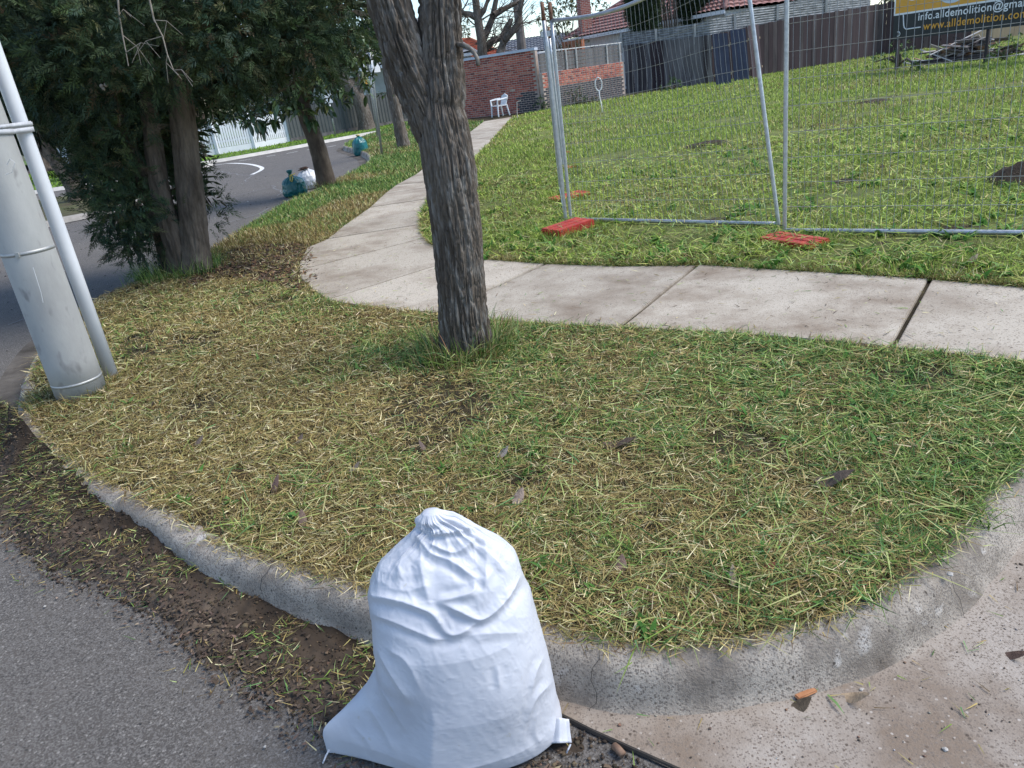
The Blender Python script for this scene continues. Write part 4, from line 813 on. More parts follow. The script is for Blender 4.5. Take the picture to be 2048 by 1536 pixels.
# ------------------------------------------------------------------ foliage makers
def frame(d, roll):
    d = d/np.linalg.norm(d, axis=1)[:, None]; r = np.stack([np.cos(roll), np.sin(roll), RNG.normal(0, .5, len(d))], 1)
    a = np.cross(d, r); a /= np.linalg.norm(a, axis=1)[:, None]+1e-9; return d, a, np.cross(d, a)
def spray_template(k, ln, wl, seed):
    """feathery branchlet along +x: kites left and right, returns verts and quads"""
    r = np.random.default_rng(seed); V = []; Fc = []
    for i in range(k):
        t = i/(k-1); s = (1 if i % 2 else -1); L_ = wl*(1.05-.65*t)*r.uniform(.7, 1.2); an = r.uniform(.45, .95)*s*(1-.35*t); p = np.array([ln*t*.9, 0, r.normal(0, .012)])
        d = np.array([math.cos(an), math.sin(an), r.normal(0, .3)]); d /= np.linalg.norm(d); n_ = np.cross(d, [0, 0, 1]); n_ = n_+np.array([0, 0, r.normal(0, .6)]); n_ /= np.linalg.norm(n_); wd = L_*.10
        o = len(V); V += [p, p+d*L_*.45+n_*wd, p+d*L_, p+d*L_*.45-n_*wd]; Fc.append((o, o+1, o+2, o+3))
    return np.array(V), np.array(Fc)
def sprays(name, P, D, size, col, mat, parent, tmpl, tipgain=1.35, kind='stuff'):
    TV, TF = tmpl; n = len(P); d, a, b = frame(D, RNG.uniform(0, 6.28, n))
    V = P[:, None]+size[:, None, None]*(TV[None, :, 0, None]*d[:, None]+TV[None, :, 1, None]*a[:, None]+TV[None, :, 2, None]*b[:, None])
    k = len(TV); Fc = (np.arange(n)[:, None, None]*k+TF[None]).reshape(-1, 4)
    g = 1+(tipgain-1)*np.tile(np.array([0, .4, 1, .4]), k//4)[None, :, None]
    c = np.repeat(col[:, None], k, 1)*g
    o = npmesh(name, V.reshape(-1, 3), Fc, mat, parent, False, c.reshape(-1, 3)); o['kind'] = kind; return o
def blobpts(bl, dens, shell=.55):
    P, D = [], []
    for c, r in bl:
        r = np.array(r if hasattr(r, '__len__') else (r, r, r)); n = int(dens*(r.prod()**(1/3))**2.2)
        q = RNG.normal(size=(n, 3)); q /= np.linalg.norm(q, axis=1)[:, None]; rad = (shell+(1-shell)*RNG.random(n)**.6)[:, None]
        P.append(np.array(c)+q*r*rad*(1+.25*(fbm(q[:, 0]*2+c[0], q[:, 1]*2+c[1], q[:, 2]*2, 2, 9)-.5))[:, None]); D.append(q+np.array([0, 0, -.1]))
    return np.concatenate(P), np.concatenate(D)

# ------------------------------------------------------------------ cypress on the left
cy = empty('cypress_tree', (CYP[0], CYP[1], LZ), 'dark dense cypress with several brown trunks beside the street at left', 'tree')
yc = CYP[1]
trunk('trunk', [(*hit(392, 545, LZ), .05)]+ax([(390, 500), (382, 400), (372, 300), (360, 200), (345, 80), (330, -80)], [yc-.1]*4+[yc, yc+.1]), [.155, .145, .135, .13, .12, .11, .09], MAT['bark2'], cy, 110, .025, .018, 14, .15, 41)
trunk('trunk', [(*hit(358, 545, LZ), .05)]+ax([(352, 500), (325, 400), (308, 300), (297, 200), (285, 60)], [yc-.15, yc-.15, yc-.1, yc, yc]), [.12, .105, .095, .09, .08, .07], MAT['bark2'], cy, 90, .025, .016, 13, .12, 43)
trunk('trunk', [(*hit(345, 540, LZ), .05)]+ax([(322, 470), (300, 400), (270, 310), (235, 220), (205, 120)], [yc+.1, yc+.1, yc+.1, yc+.15, yc+.2]), [.10, .085, .075, .07, .06, .05], MAT['bark2'], cy, 60, .04, .012, 12, .1, 47)
T1 = spray_template(26, 1.0, .30, 1); T2 = spray_template(13, 1.0, .5, 2)
fb = []
def fbpx(l):
    for px, py, y, r in l: fb.append((tuple(dep(px, py, y)), r))
fbpx([(-60, 40, 8.2, .75), (60, 20, 7.6, .6), (60, 130, 7.9, .5), (150, 60, 7.4, .55), (130, 180, 7.9, .45), (230, 20, 7.2, .5), (210, 120, 7.6, .5), (250, 200, 7.8, .42), (330, 70, 7.4, .5), (320, 150, 7.7, .34), (420, 30, 7.5, .55), (440, 110, 7.9, .45), (500, 60, 8.0, .5), (470, 160, 8.3, .35), (560, 30, 8.0, .5), (560, 110, 8.4, .4), (630, 50, 8.3, .45), (640, 115, 8.6, .3), (690, 20, 8.4, .35), (715, 60, 8.7, .22),
      (180, 250, 8.2, .38), (220, 300, 8.2, .42), (190, 330, 8.5, .35), (215, 420, 8.5, .35), (270, 470, 8.6, .35), (225, 350, 8.8, .4), (200, 370, 8.3, .36), (250, 380, 8.1, .4), (250, 450, 8.2, .36), (285, 500, 8.3, .3), (310, 440, 8.5, .35), (270, 300, 8.6, .45), (330, 320, 9.0, .45), (330, 230, 8.9, .4), (420, 350, 8.7, .17), (418, 400, 8.7, .22), (420, 445, 8.7, .16), (385, 480, 8.6, .12), (345, 420, 8.15, .14), (240, 490, 8.2, .2), (230, 240, 8.6, .5), (110, 250, 8.9, .3),
      (-120, -120, 8.3, .9), (40, -150, 8.0, .9), (200, -150, 7.8, .9), (380, -160, 7.8, .9), (540, -150, 8.2, .85), (700, -120, 8.6, .6), (100, 60, 9.3, .95), (300, 40, 9.3, .9), (480, 30, 9.4, .8), (200, 170, 9.4, .7), (390, 120, 9.5, .55), (600, 20, 9.4, .6), (250, 330, 9.2, .45), (560, -330, 8.6, 1), (300, -350, 8.6, 1.2), (60, -350, 8.6, 1.2), (300, -600, 8.8, 1.3), (120, -560, 8.8, 1.2), (480, -560, 8.8, 1.1)])
P, D = blobpts(fb, 850, .25); P_i = P[:, 2] < 5.2; P_i |= RNG.random(len(P)) < .3; P, D = P[P_i], D[P_i]; n = len(P)
tone = fbm(P[:, 0]*1.6, P[:, 1]*1.6, P[:, 2]*1.6, 3, 6)[:, None]
cl_ = hsvmix([((.024, .042, .018), 4), ((.040, .066, .025), 3), ((.020, .042, .026), 3), ((.075, .085, .035), 1), ((.07, .05, .028), .5)], n, .25)*(.65+.8*tone)
D = D/np.linalg.norm(D, axis=1)[:, None]*.8+np.array([0, -.15, .15])+RNG.normal(0, .45, (n, 3))
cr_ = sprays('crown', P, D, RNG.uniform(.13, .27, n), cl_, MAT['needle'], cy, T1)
core = [(tuple(dep(px, py, y)), r) for px, py, y, r in ((60, 60, 9.2, .9), (180, 90, 9.2, .8), (300, 60, 9.2, .8), (420, 40, 9.3, .7), (250, 180, 9.3, .6), (340, 140, 9.3, .45), (150, 160, 9.3, .6), (540, 40, 9.3, .6), (640, 30, 9.2, .45), (470, 100, 9.3, .45), (270, 260, 9.2, .5), (310, 330, 9.3, .4), (260, 400, 9.1, .35), (-20, 120, 9.0, .8))]
P, D = blobpts(core, 260, .1); n = len(P)
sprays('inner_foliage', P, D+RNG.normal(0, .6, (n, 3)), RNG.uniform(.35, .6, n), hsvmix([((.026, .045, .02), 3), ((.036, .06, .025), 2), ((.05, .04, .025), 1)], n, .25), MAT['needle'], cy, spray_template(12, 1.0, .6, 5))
for nm, px, y in (('hanging_twig', [(236, 0), (238, 30), (245, 70), (252, 105), (257, 132)], 6.9), ('hanging_twig', [(298, -5), (308, 40), (325, 72), (335, 110), (347, 140), (357, 150)], 6.9)):
    mb = MB(); q_ = [dep(a, b, y) for a, b in px]; mb.tube(q_, [.008-.0011*i for i in range(len(q_))], 5, False)
    rr = random.Random(len(px))
    for i in range(1, len(q_)-1):
        e1 = q_[i]+Vector((rr.uniform(-.3, .3), rr.uniform(-.1, .1), rr.uniform(-.3, .05))); mid = (q_[i]+e1)/2+Vector((0, 0, .05)); mb.tube([q_[i], mid, e1], [.004, .003, .0015], 4, False); mb.tube([mid, mid+Vector((rr.uniform(-.15, .15), 0, -.14))], [.003, .0015], 4, False)
    mb.build(nm, MAT['deadtwig'], cy)
mb = MB()
for dx, dy_ in ((0, 0), (9, -2), (4, 6)):
    c_ = dep(203+dx, 172+dy_, 7.35); mb = MB(); mb.lathe([(.004, -.018), (.016, -.010), (.019, 0), (.014, .013), (.004, .018)], tuple(c_), 8); mb.build('cone', MAT['deadtwig'], cy, True)

# ------------------------------------------------------------------ broad-leaved tree by the kerb
MG = hit(654, 372, LZ); ym = MG[1]
mg = empty('broadleaf_tree', (MG[0], MG[1], LZ), 'young leaning tree with smooth brown trunk and large glossy leaves beside rubbish bags', 'tree')
trunk('trunk', [(*MG, .05)]+ax([(648, 345), (632, 285), (615, 240), (605, 210), (600, 180)], [ym]*5), [.185, .175, .16, .15, .14, .12], MAT['bark3'], mg, 70, .04, .008, 9, .15, 51)
trunk('limb', ax([(603, 215), (618, 175), (628, 130), (640, 60), (650, -30)], [ym]*5), [.11, .10, .09, .07, .05], MAT['bark3'], mg, 40, .06, .008, 9, 0, 53)
trunk('limb', ax([(603, 225), (585, 190), (560, 160), (530, 120), (500, 60)], [ym, ym-.1, ym-.2, ym-.3, ym-.3]), [.10, .085, .07, .05, .03], MAT['bark3'], mg, 40, .06, .008, 9, 0, 55)
trunk('limb', ax([(622, 160), (665, 140), (705, 120), (740, 90)], [ym, ym-.2, ym-.3, ym-.3]), [.055, .045, .035, .02], MAT['bark3'], mg, 30, .08, .006, 9, 0, 57)
def leafmesh(name, ln, wd, fold, curl, n=5):
    V = []; Fc = []
    for i in range(n+1):
        t = i/n; w_ = wd*math.sin(math.pi*min(1, t*.98+.02))**.8*(1-.25*t)*.5; z = -curl*t*t*ln
        V += [(t*ln, -w_, z+fold*w_), (t*ln, 0, z), (t*ln, w_, z+fold*w_)]
    for i in range(n):
        for j in (0, 1): k = i*3+j; Fc.append((k, k+1, k+4, k+3))
    return np.array(V), np.array(Fc)
LV, LF = leafmesh('leaf', 1, .42, .5, .18, 3)
def leafcloud(name, P, D, size, col, mat, parent):
    n = len(P); d, a, b = frame(D, RNG.uniform(0, 6.28, n)); up = np.array([0, 0, 1.]); a = np.cross(up, d)+RNG.normal(0, .35, (n, 3)); a /= np.linalg.norm(a, axis=1)[:, None]; b = np.cross(d, a)
    V = P[:, None]+size[:, None, None]*(LV[None, :, 0, None]*d[:, None]+LV[None, :, 1, None]*a[:, None]+LV[None, :, 2, None]*b[:, None])
    k = len(LV); Fc = (np.arange(n)[:, None, None]*k+LF[None]).reshape(-1, 4)
    o = npmesh(name, V.reshape(-1, 3), Fc, mat, parent, True, np.repeat(col, k, axis=0)); o['kind'] = 'stuff'; return o
def leaves_on(bl, cnt, parent, size, pal, droop=.3, name='crown', mat=None, rosette=7):
    C, DD = [], []
    for c, r in bl:
        r = np.array(r if hasattr(r, '__len__') else (r, r, r)); n = max(3, int(cnt*(r.prod()**(1/3))**2))
        q = RNG.normal(size=(n, 3)); q /= np.linalg.norm(q, axis=1)[:, None]; C.append(np.array(c)+q*r*(RNG.random(n)**.4)[:, None]); DD.append(q)
    C = np.concatenate(C); DD = np.concatenate(DD); P = np.repeat(C, rosette, 0)+RNG.normal(0, .03, (len(C)*rosette, 3)); n = len(P)
    D = np.repeat(DD, rosette, 0)*.5+RNG.normal(0, .8, (n, 3))+np.array([0, 0, -droop])
    return leafcloud(name, P, D, RNG.uniform(*size, n), hsvmix(pal, n, .25), mat or MAT['glossleaf'], parent)
mbl = [(tuple(dep(px, py, ym+dy)), r) for px, py, dy, r in [(610, 150, 0, .7), (650, 130, -.3, .6), (560, 170, .2, .6), (690, 110, 0, .6), (520, 190, .3, .5), (480, 205, .4, .45), (620, 80, 0, .8), (700, 60, -.2, .6), (560, 100, .3, .7), (730, 100, -.3, .35), (725, 165, -.3, .25), (660, 180, -.3, .4), (590, 195, -.4, .4), (440, 200, .5, .45), (540, 215, .2, .3), (500, 235, 0, .28), (680, 30, 0, .8), (600, 10, 0, .9), (740, 40, .3, .5), (640, -80, 0, 1.1), (540, -60, 0, 1), (700, -90, 0, .9)]]
PALM = [((.045, .08, .026), 5), ((.075, .12, .036), 4), ((.14, .18, .055), 3), ((.20, .19, .06), .7), ((.025, .05, .02), 2)]
mcr = leaves_on(mbl, 65, mg, (.13, .24), PALM)
mb = MB(); rn_ = random.Random(9)
for c_, r_ in mbl: branchy(mb, dep(615, 170, ym), Vector(c_)-dep(615, 170, ym), (Vector(c_)-dep(615, 170, ym)).length*.8, .025, 1, rn_, 2, 0, .4)
mb.build('twigs', MAT['twig'], mg)['kind'] = 'stuff'
# the leaves one can pick out singly
lm = []
for i, (c_, cur) in enumerate((((.05, .09, .03), .15), ((.09, .13, .04), .3), ((.03, .06, .02), .05))):
    V_, F_ = leafmesh('leaf', .24, .095, .4, cur); me = npmesh('leaf', V_, F_, pmat('leaf_green', c_, tuple(k*1.3 for k in c_), 12, .35, spec=.5), smooth=True); lm.append(me.data); bpy.data.objects.remove(me)
for k in range(110):
    c_, r_ = rn_.choice(mbl[:16]); p = Vector(c_)+Vector((rn_.gauss(0, 1), -abs(rn_.gauss(0, .8)), rn_.gauss(0, .8))).normalized()*r_*1.0
    inst('leaf', lm[k % 3], Matrix.Translation(p) @ Matrix.Rotation(rn_.uniform(0, 6.28), 4, 'Z') @ Matrix.Rotation(rn_.uniform(-.2, 1.2), 4, 'Y') @ Matrix.Rotation(rn_.uniform(-.7, .7), 4, 'X') @ Matrix.Scale(rn_.uniform(.7, 1.15), 4), mcr)
for bx_, by_, cnt in ((505, 243, 9), (520, 250, 8), (618, 232, 6), (540, 235, 5), (625, 238, 4)):
    for k in range(cnt):
        p = dep(bx_+rn_.uniform(-10, 10), by_+rn_.uniform(-8, 8), ym-.3)
        inst('leaf', lm[2 if k % 2 else 0], Matrix.Translation(p) @ Matrix.Rotation(rn_.uniform(0, 6.28), 4, 'Z') @ Matrix.Rotation(rn_.uniform(.5, 1.5), 4, 'Y'), mcr)

# ------------------------------------------------------------------ farther street trees, island tree
t4 = hit(808, 296, LZ); y4 = t4[1]
e4 = empty('street_tree', (*t4, LZ), 'tall slim grey trunk on the verge between sign posts and footpath', 'tree')
trunk('trunk', [(*t4, .05)]+ax([(806, 285), (796, 240), (784, 180), (773, 120), (762, 50), (752, -60)], [y4]*6), [.19, .18, .165, .155, .15, .14, .12], MAT['bark'], e4, 60, .06, .02, 12, .12, 61)
leaves_on([(tuple(dep(px, py, y4)), r) for px, py, r in ((740, 40, .5), (755, 90, .35), (770, 190, .2))], 60, e4, (.10, .2), PALM)
t5 = hit(734, 259, .12); y5 = t5[1]
e5 = empty('street_tree', (*t5, .12), 'leaning pale grey trunk on the far verge in front of the grey metal fence', 'tree')
trunk('trunk', [(*t5, .05)]+ax([(731, 240), (722, 210), (712, 188), (697, 170), (682, 150), (668, 110)], [y5]*6), [.42, .36, .33, .31, .28, .2, .12], MAT['bark'], e5, 50, .12, .03, 11, .2, 63)
trunk('limb', ax([(714, 195), (722, 170), (735, 140), (745, 90)], [y5]*4), [.2, .2, .15, .1], MAT['bark'], e5, 40, .12, .03, 11, 0, 64)
mb = MB()
for px in ((668, 110), (745, 90), (690, 150), (720, 160)): branchy(mb, dep(*px, y5), (rn_.uniform(-.5, .5), 0, 1), 3.5, .08, 3, rn_, 4)
mb.build('branches', MAT['twig'], e5)['kind'] = 'stuff'
leaves_on([(tuple(dep(px, py, y5)), r) for px, py, r in ((660, 100, 1.2), (700, 120, 1.0), (640, 140, 1), (740, 80, 1.1), (690, 60, 1.5))], 16, e5, (.15, .3), [((.05, .08, .03), 2), ((.09, .12, .04), 1)])
t6 = hit(160, 400, .12); y6 = t6[1]
e6 = empty('island_tree', (*t6, .12), 'forked dark tree on the traffic island seen between pole and cypress', 'tree')
trunk('trunk', [(*t6, .05)]+ax([(155, 385), (140, 360), (122, 335), (100, 305), (70, 275), (40, 240)], [y6]*6), [.28, .25, .21, .19, .17, .15, .1], MAT['bark2'], e6, 50, .06, .02, 11, .2, 71)
trunk('limb', ax([(152, 375), (155, 345), (148, 310), (138, 280), (130, 240)], [y6]*5), [.17, .15, .14, .12, .08], MAT['bark2'], e6, 40, .06, .02, 11, 0, 73)
leaves_on([(tuple(dep(px, py, y6)), r) for px, py, r in ((70, 230, .7), (100, 220, .7), (50, 200, .8), (120, 200, .8), (90, 170, 1.2), (140, 240, .4), (20, 150, 1.5))], 60, e6, (.12, .22), [((.04, .06, .025), 3), ((.09, .11, .04), 2), ((.15, .16, .07), 1)])
ringtuft('uncut_grass', MG, .16, 500, .06, .2, 'grass growing round the foot of the leaning smooth-barked tree', GRN+STRAW, .12)
ringtuft('uncut_grass', t4, .2, 300, .06, .18, 'grass growing round the foot of the slim grey trunk', GRN+STRAW, .12)

# ------------------------------------------------------------------ brick wall across the end of the path
def brickset(cols):
    out = []
    for c in cols:
        mb = MB(); mb.box((0, 0, 0), (.214, .05, .064)); o = mb.build('brick', pmat('brick', tuple(k*.75 for k in c), tuple(min(1, k*1.2) for k in c), 9, .9, .5, 60)); 
        bm = bmesh.new(); bm.from_mesh(o.data); bmesh.ops.bevel(bm, geom=list(bm.edges), offset=.006, segments=1, affect='EDGES'); bm.to_mesh(o.data); bm.free()
        out.append(o.data); bpy.data.objects.remove(o)
    return out
REDS = brickset([(.38, .105, .075), (.33, .085, .062), (.42, .13, .09), (.26, .07, .055), (.42, .17, .12), (.19, .055, .05)])
PALE = brickset([(.42, .33, .26), (.36, .25, .19)])
DARK = brickset([(.045, .048, .06), (.06, .06, .07)])
MORT = pmat('mortar', (.34, .27, .23), (.46, .38, .33), 6, .95)
def brickwall(name, p0, p1, z0, z1, label, pick, limit=300, cap=None, mort=MORT, vis=None):
    p0, p1 = Vector((*p0, 0)), Vector((*p1, 0)); d = (p1-p0); Ln = d.length; d.normalize(); an = math.atan2(d.y, d.x); nr = Vector((d.y, -d.x, 0))
    if nr.y > 0: nr = -nr
    e = empty(name, ((p0+p1)/2).to_tuple(), label, 'wall')
    mb = MB(); mb.box((p0+p1)/2-nr*.115+Vector((0, 0, (z0+z1)/2)), (Ln, .2, z1-z0), an); core = mb.build('wall_core', mort, e)
    rowsn = int((z1-z0)/.083); dz = (z1-z0)/rowsn; todo = []
    for r in range(rowsn):
        off = 0 if r % 2 else .118; n_ = int((Ln-off)/.236)
        for k in range(n_):
            u = off+k*.236+.118; p = p0+d*u-nr*.033+Vector((0, 0, z0+(r+.5)*dz))+nr*random.uniform(0, .006); todo.append((p, pick(u/Ln, (r+.5)/rowsn)))
    cam_ = Vector((0, 0, H)); todo.sort(key=lambda q: (0 if (vis is None or vis(q[0])) else 1, (q[0]-cam_).length))
    rest = MB(); mats = []; fm = []
    for i, (p, me) in enumerate(todo):
        Mx = Matrix.Translation(p) @ Matrix.Rotation(an, 4, 'Z')
        if i < limit: inst('brick', me, Mx, e)
        else:
            if me.materials[0] not in mats: mats.append(me.materials[0])
            rest.add([Mx @ v.co for v in me.vertices], [tuple(f.vertices) for f in me.polygons]); fm += [mats.index(me.materials[0])]*len(me.polygons)
    if rest.v: o = npmesh('brick_courses', np.array(rest.v), rest.f, None, e, mats=mats, fmat=fm); o['kind'] = 'stuff'
    if cap:
        mb = MB(); mb.box((p0+p1)/2-nr*.1+Vector((0, 0, z1+cap/2)), (Ln+.04, .3, cap), an); mb.build('coping', pmat('blue_capping', (.42, .47, .56), (.52, .56, .64), 4, .45), e)
    return e, p0, p1, d, nr
rw = random.Random(21)
W0 = Vector(hit(925, 239, .13)); W1 = Vector(hit(1082, 222, .13)); Wd = (W1-W0).normalized(); W00 = W0-Wd*1.4
zt_ = dep(1000, 106, W0.y*.5+W1.y*.5).z
def pickw(u, v):
    if u > .80 and v < .34 and not (u < .84 and v > .30): return rw.choice(DARK)
    if rw.random() < .03 and v < .5: return rw.choice(PALE)
    return rw.choices(REDS, [4, 4, 3, 3, 1.5, 2])[0]
brickwall('brick_wall', W00, W1, .08, zt_-.1, 'red brick wall with dark painted patch behind the white chair', pickw, 300, .10, vis=lambda p: p.x > W0.x-.1)
X0 = Vector(hit(1092, 222, .13)); X1 = Vector(hit(1252, 192, .13)); xm = (X0.y+X1.y)/2
def pickx(u, v): return rw.choice(DARK) if v < .60 else rw.choices(REDS, [2, 2, 4, 1, 4, 1])[0]
ztx = dep(1200, 130, xm).z
e, p0, p1, d, nr = brickwall('low_brick_wall', X0, X1, .08, ztx, 'lower brick wall, dark painted below, behind the ring-topped stake', pickx, 200)
# timber slats on the low wall
sl_ = empty('slat_screen', ((p0+p1)/2+Vector((0, 0, ztx))).to_tuple(), 'weathered grey slat screen standing on the lower brick wall', 'fence'); an = math.atan2(d.y, d.x)
MAT['grey_wood'] = pmat('grey_wood', (.07, .065, .065), (.19, .18, .18), 3, .9, .5, 40, stretch=(1, 1, .15), lo=.3, hi=.7)
for k in range(5):
    mb = MB(); mb.box((0, 0, 0), (p1-p0).length and ((p1-p0).length, .03, .125)); inst('slat', mb.build('tmp', MAT['grey_wood']).data, Matrix.Translation((p0+p1)/2-nr*.10+Vector((0, 0, ztx+.09+k*.14))) @ Matrix.Rotation(an, 4, 'Z'), sl_); bpy.data.objects.remove(bpy.data.objects['tmp'])
for u in (.12, .30, .42, .8, .97):
    mb = MB(); mb.box(p0+(p1-p0)*u-nr*.06+Vector((0, 0, ztx+.38)), (.09, .045, .78), an); mb.build('post', pmat('pale_post', (.28, .28, .28), (.36, .36, .36), 8, .8), sl_)
mb = MB(); mb.box((p0+p1)/2-nr*.09+Vector((0, 0, ztx+.79)), ((p1-p0).length, .06, .035), an); mb.build('top_rail', pmat('pale_rail', (.5, .5, .5), (.6, .6, .6), 8, .6), sl_)

# ------------------------------------------------------------------ paling fence round the back of the lot
FBASE = [(1250, 187), (1422, 168), (1550, 147), (1666, 128), (1748, 113), (1800, 106), (2120, 60)]
FTOP = [(1250, 92), (1422, 70), (1571, 38), (1647, 27), (1788, 3), (2120, -45)]
def ip(t, x): return float(np.interp(x, [a for a, _ in t], [b for _, b in t]))
pf = empty('paling_fence', (*hit(1500, 155, .14), .13), 'long weathered timber paling fence at the back of the vacant lot', 'fence')
PCOL = [pmat('paling_'+k, a, b, 2.5, .9, .5, 40, stretch=(1, 1, .2), lo=.3, hi=.7) for k, a, b in (('grey', (.06, .055, .058), (.20, .19, .19)), ('dark', (.03, .026, .028), (.085, .072, .074)), ('purple', (.028, .020, .023), (.05, .036, .04)), ('tan', (.26, .20, .13), (.38, .30, .20)))]
xp = 1253.0; prev = None
while xp < 2090:
    y_b = ip(FBASE, xp); b0 = Vector((*hit(xp, y_b, .13), .1)); y_t = ip(FTOP, xp); zt2 = dep(xp-3, y_t, b0.y).z+rw.uniform(-.03, .03)
    stepx = 8.6; b1_ = Vector((*hit(xp+stepx, ip(FBASE, xp+stepx), .13), .1)); wd = (b1_-b0).length-.012; an = math.atan2(b1_.y-b0.y, b1_.x-b0.x)
    if xp < 1300: mt = PCOL[rw.choice((0, 0, 1))]
    elif xp < 1328: mt = PCOL[2]
    elif xp < 1422: mt = PCOL[rw.choice((0, 0, 0, 1))]
    elif xp < 1940: mt = PCOL[rw.choice((2, 2, 1, 2))]
    else: mt = PCOL[3]
    mb = MB(); mb.box(((b0+b1_)/2+Vector((0, rw.uniform(-.012, .012), (zt2-.1)/2))), (wd, .022, zt2-.1), an+rw.uniform(-.01, .01)); mb.build('paling', mt, pf); xp += stepx
for z in (.5, 1.5):
    for a, b in zip(FBASE[:-1], FBASE[1:]):
        q0, q1 = Vector((*hit(*a, .13), z)), Vector((*hit(*b, .13), z)); an = math.atan2(q1.y-q0.y, q1.x-q0.x); mb = MB(); mb.box((q0+q1)/2+Vector((.05, .07, 0)), ((q1-q0).length-.06, .05, .09), an); mb.build('rail', PCOL[1], pf)
# corrugated iron above the palings
ci = empty('corrugated_screen', (*hit(1450, 165, .13), 1.8), 'weathered corrugated iron sheets fixed above the paling fence', 'fence')
MAT['oldiron'] = pmat('old_corrugated_iron', (.10, .105, .11), (.30, .31, .32), 4, .6, metal=.35, stretch=(.6, 1, 3))
CT = [(1250, 66), (1318, 57), (1394, 47), (1488, 22), (1558, 9), (1660, -16), (1740, -30)]
cut = [1250, 1318, 1394, 1472, 1555, 1650, 1738]
for a, b in zip(cut[:-1], cut[1:]):
    nx, nzz = 10, 40; V = []
    for i in range(nx+1):
        xp = a+(b-a)*i/nx; base = Vector((*hit(xp, ip(FBASE, xp), .13), 0)); z0 = dep(xp, ip(FTOP, xp)+3, base.y).z; z1 = dep(xp, ip(CT, xp), base.y).z
        for j in range(nzz+1):
            z = z0+(z1-z0)*j/nzz; V.append((base.x, base.y+.10+.016*math.sin(z*2*math.pi/.10)+.02*(a % 7)/7, z))
    Fc = [(i*(nzz+1)+j, (i+1)*(nzz+1)+j, (i+1)*(nzz+1)+j+1, i*(nzz+1)+j+1) for i in range(nx) for j in range(nzz)]
    npmesh('iron_sheet', np.array(V), Fc, MAT['oldiron'], ci, True)
    base = Vector((*hit(a, ip(FBASE, a), .13), 0)); z1 = dep(a, ip(CT, a), base.y).z; mb = MB(); mb.box((base.x, base.y+.04, z1-.42), (.1, .05, .86)); mb.build('post', bpy.data.materials['pale_post'], ci)
# loose boards leaning on the fence
for k, (x0, x1, yt0, yt1, yb0, colr, lb) in enumerate(((1424, 1455, 68, 66, 170, ((.022, .03, .055), (.035, .045, .075)), 'dark blue board leaning on the fence, leftmost of the leaning boards'), (1460, 1491, 60, 57, 162, ((.024, .033, .062), (.038, .05, .085)), 'dark blue board leaning on the fence, second of the leaning boards'),
       (1496, 1517, 52, 48, 156, ((.035, .022, .026), (.055, .034, .038)), 'purple brown board leaning between the dark blue boards'), (1523, 1547, 43, 37, 147, ((.020, .026, .045), (.032, .04, .065)), 'dark blue board leaning nearest the grey fence post'))):
    b0, b1_ = Vector((*hit(x0+4, yb0+2, .13), .14)), Vector((*hit(x1+4, yb0-2, .13), .14)); b0.y -= .3; b1_.y -= .3
    t0, t1 = dep(x0, yt0, b0.y+.45), dep(x1, yt1, b1_.y+.45); e = empty('leaning_board', b0.to_tuple(), lb, 'board', 'boards leaning against the paling fence')
    m = pmat('painted_board', *colr, 4, .7); npl = 3
    for i in range(npl):
        f0, f1 = i/npl+.01, (i+1)/npl-.01; a_, b_, c_, d_ = b0.lerp(b1_, f0), b0.lerp(b1_, f1), t0.lerp(t1, f1), t0.lerp(t1, f0); o_ = Vector((0, .025, 0))
        mb = MB(); mb.add([a_, b_, c_, d_, a_+o_, b_+o_, c_+o_, d_+o_], [(0, 1, 2, 3), (7, 6, 5, 4), (0, 4, 5, 1), (1, 5, 6, 2), (2, 6, 7, 3), (3, 7, 4, 0)]); mb.build('plank', m, e)
    for f in (.2, .75):
        a_, b_ = b0.lerp(t0, f), b1_.lerp(t1, f); mb = MB(); mb.box((a_+b_)/2+Vector((0, .045, 0)), ((b_-a_).length+.10, .035, .09), math.atan2(b_.y-a_.y, b_.x-a_.x)); mb.build('batten', PCOL[3], e)

# ------------------------------------------------------------------ demolition sign
SY0, SY1 = 27.0, 23.2
s0 = dep(1788, 31, SY0); s1 = dep(2048, -10, SY1); sdv = Vector((s1.x-s0.x, s1.y-s0.y, 0)); sdv.normalize(); san = math.atan2(sdv.y, sdv.x); snr = Vector((sdv.y, -sdv.x, 0)); snr = -snr if snr.y > 0 else snr
zb_ = dep(1790, 80, SY0).z; zmid = s0.z; ztop_ = zmid+1.5; SW = 7.0
sg = empty('demolition_sign', (s0.x, s0.y, zb_), 'large orange and black demolition company sign in front of the fence', 'sign')
MAT['sgn_black'] = pmat('sign_black', (.022, .026, .03), (.028, .032, .036), 3, .45); MAT['sgn_or'] = pmat('sign_orange', (.68, .33, .045), (.72, .36, .055), 3, .45); MAT['sgn_w'] = pmat('sign_white', (.75, .76, .78), (.8, .8, .82), 3, .5)
org = Vector((s0.x, s0.y, 0))
def sp(u, z, o=0): return org+sdv*u+Vector((0, 0, z))+snr*o
def spoly(name, pts, m, o, th=.004):
    mb = MB(); n_ = len(pts); V = [sp(u, z, o) for u, z in pts]+[sp(u, z, o-th) for u, z in pts]
    mb.add(V, [tuple(range(n_)), tuple(range(n_, 2*n_))[::-1]]+[(i, n_+i, n_+(i+1) % n_, (i+1) % n_) for i in range(n_)]); return mb.build(name, m, sg)
spoly('board', [(0, zb_), (SW, zb_), (SW, ztop_), (0, ztop_)], MAT['sgn_black'], 0, .03)
spoly('orange_field', [(0, zmid+.04), (SW, zmid+.04), (SW, ztop_), (0, ztop_)], MAT['sgn_or'], .006)
spoly('white_line', [(0, zmid-.015), (SW, zmid-.015), (SW, zmid+.04), (0, zmid+.04)], MAT['sgn_w'], .008)
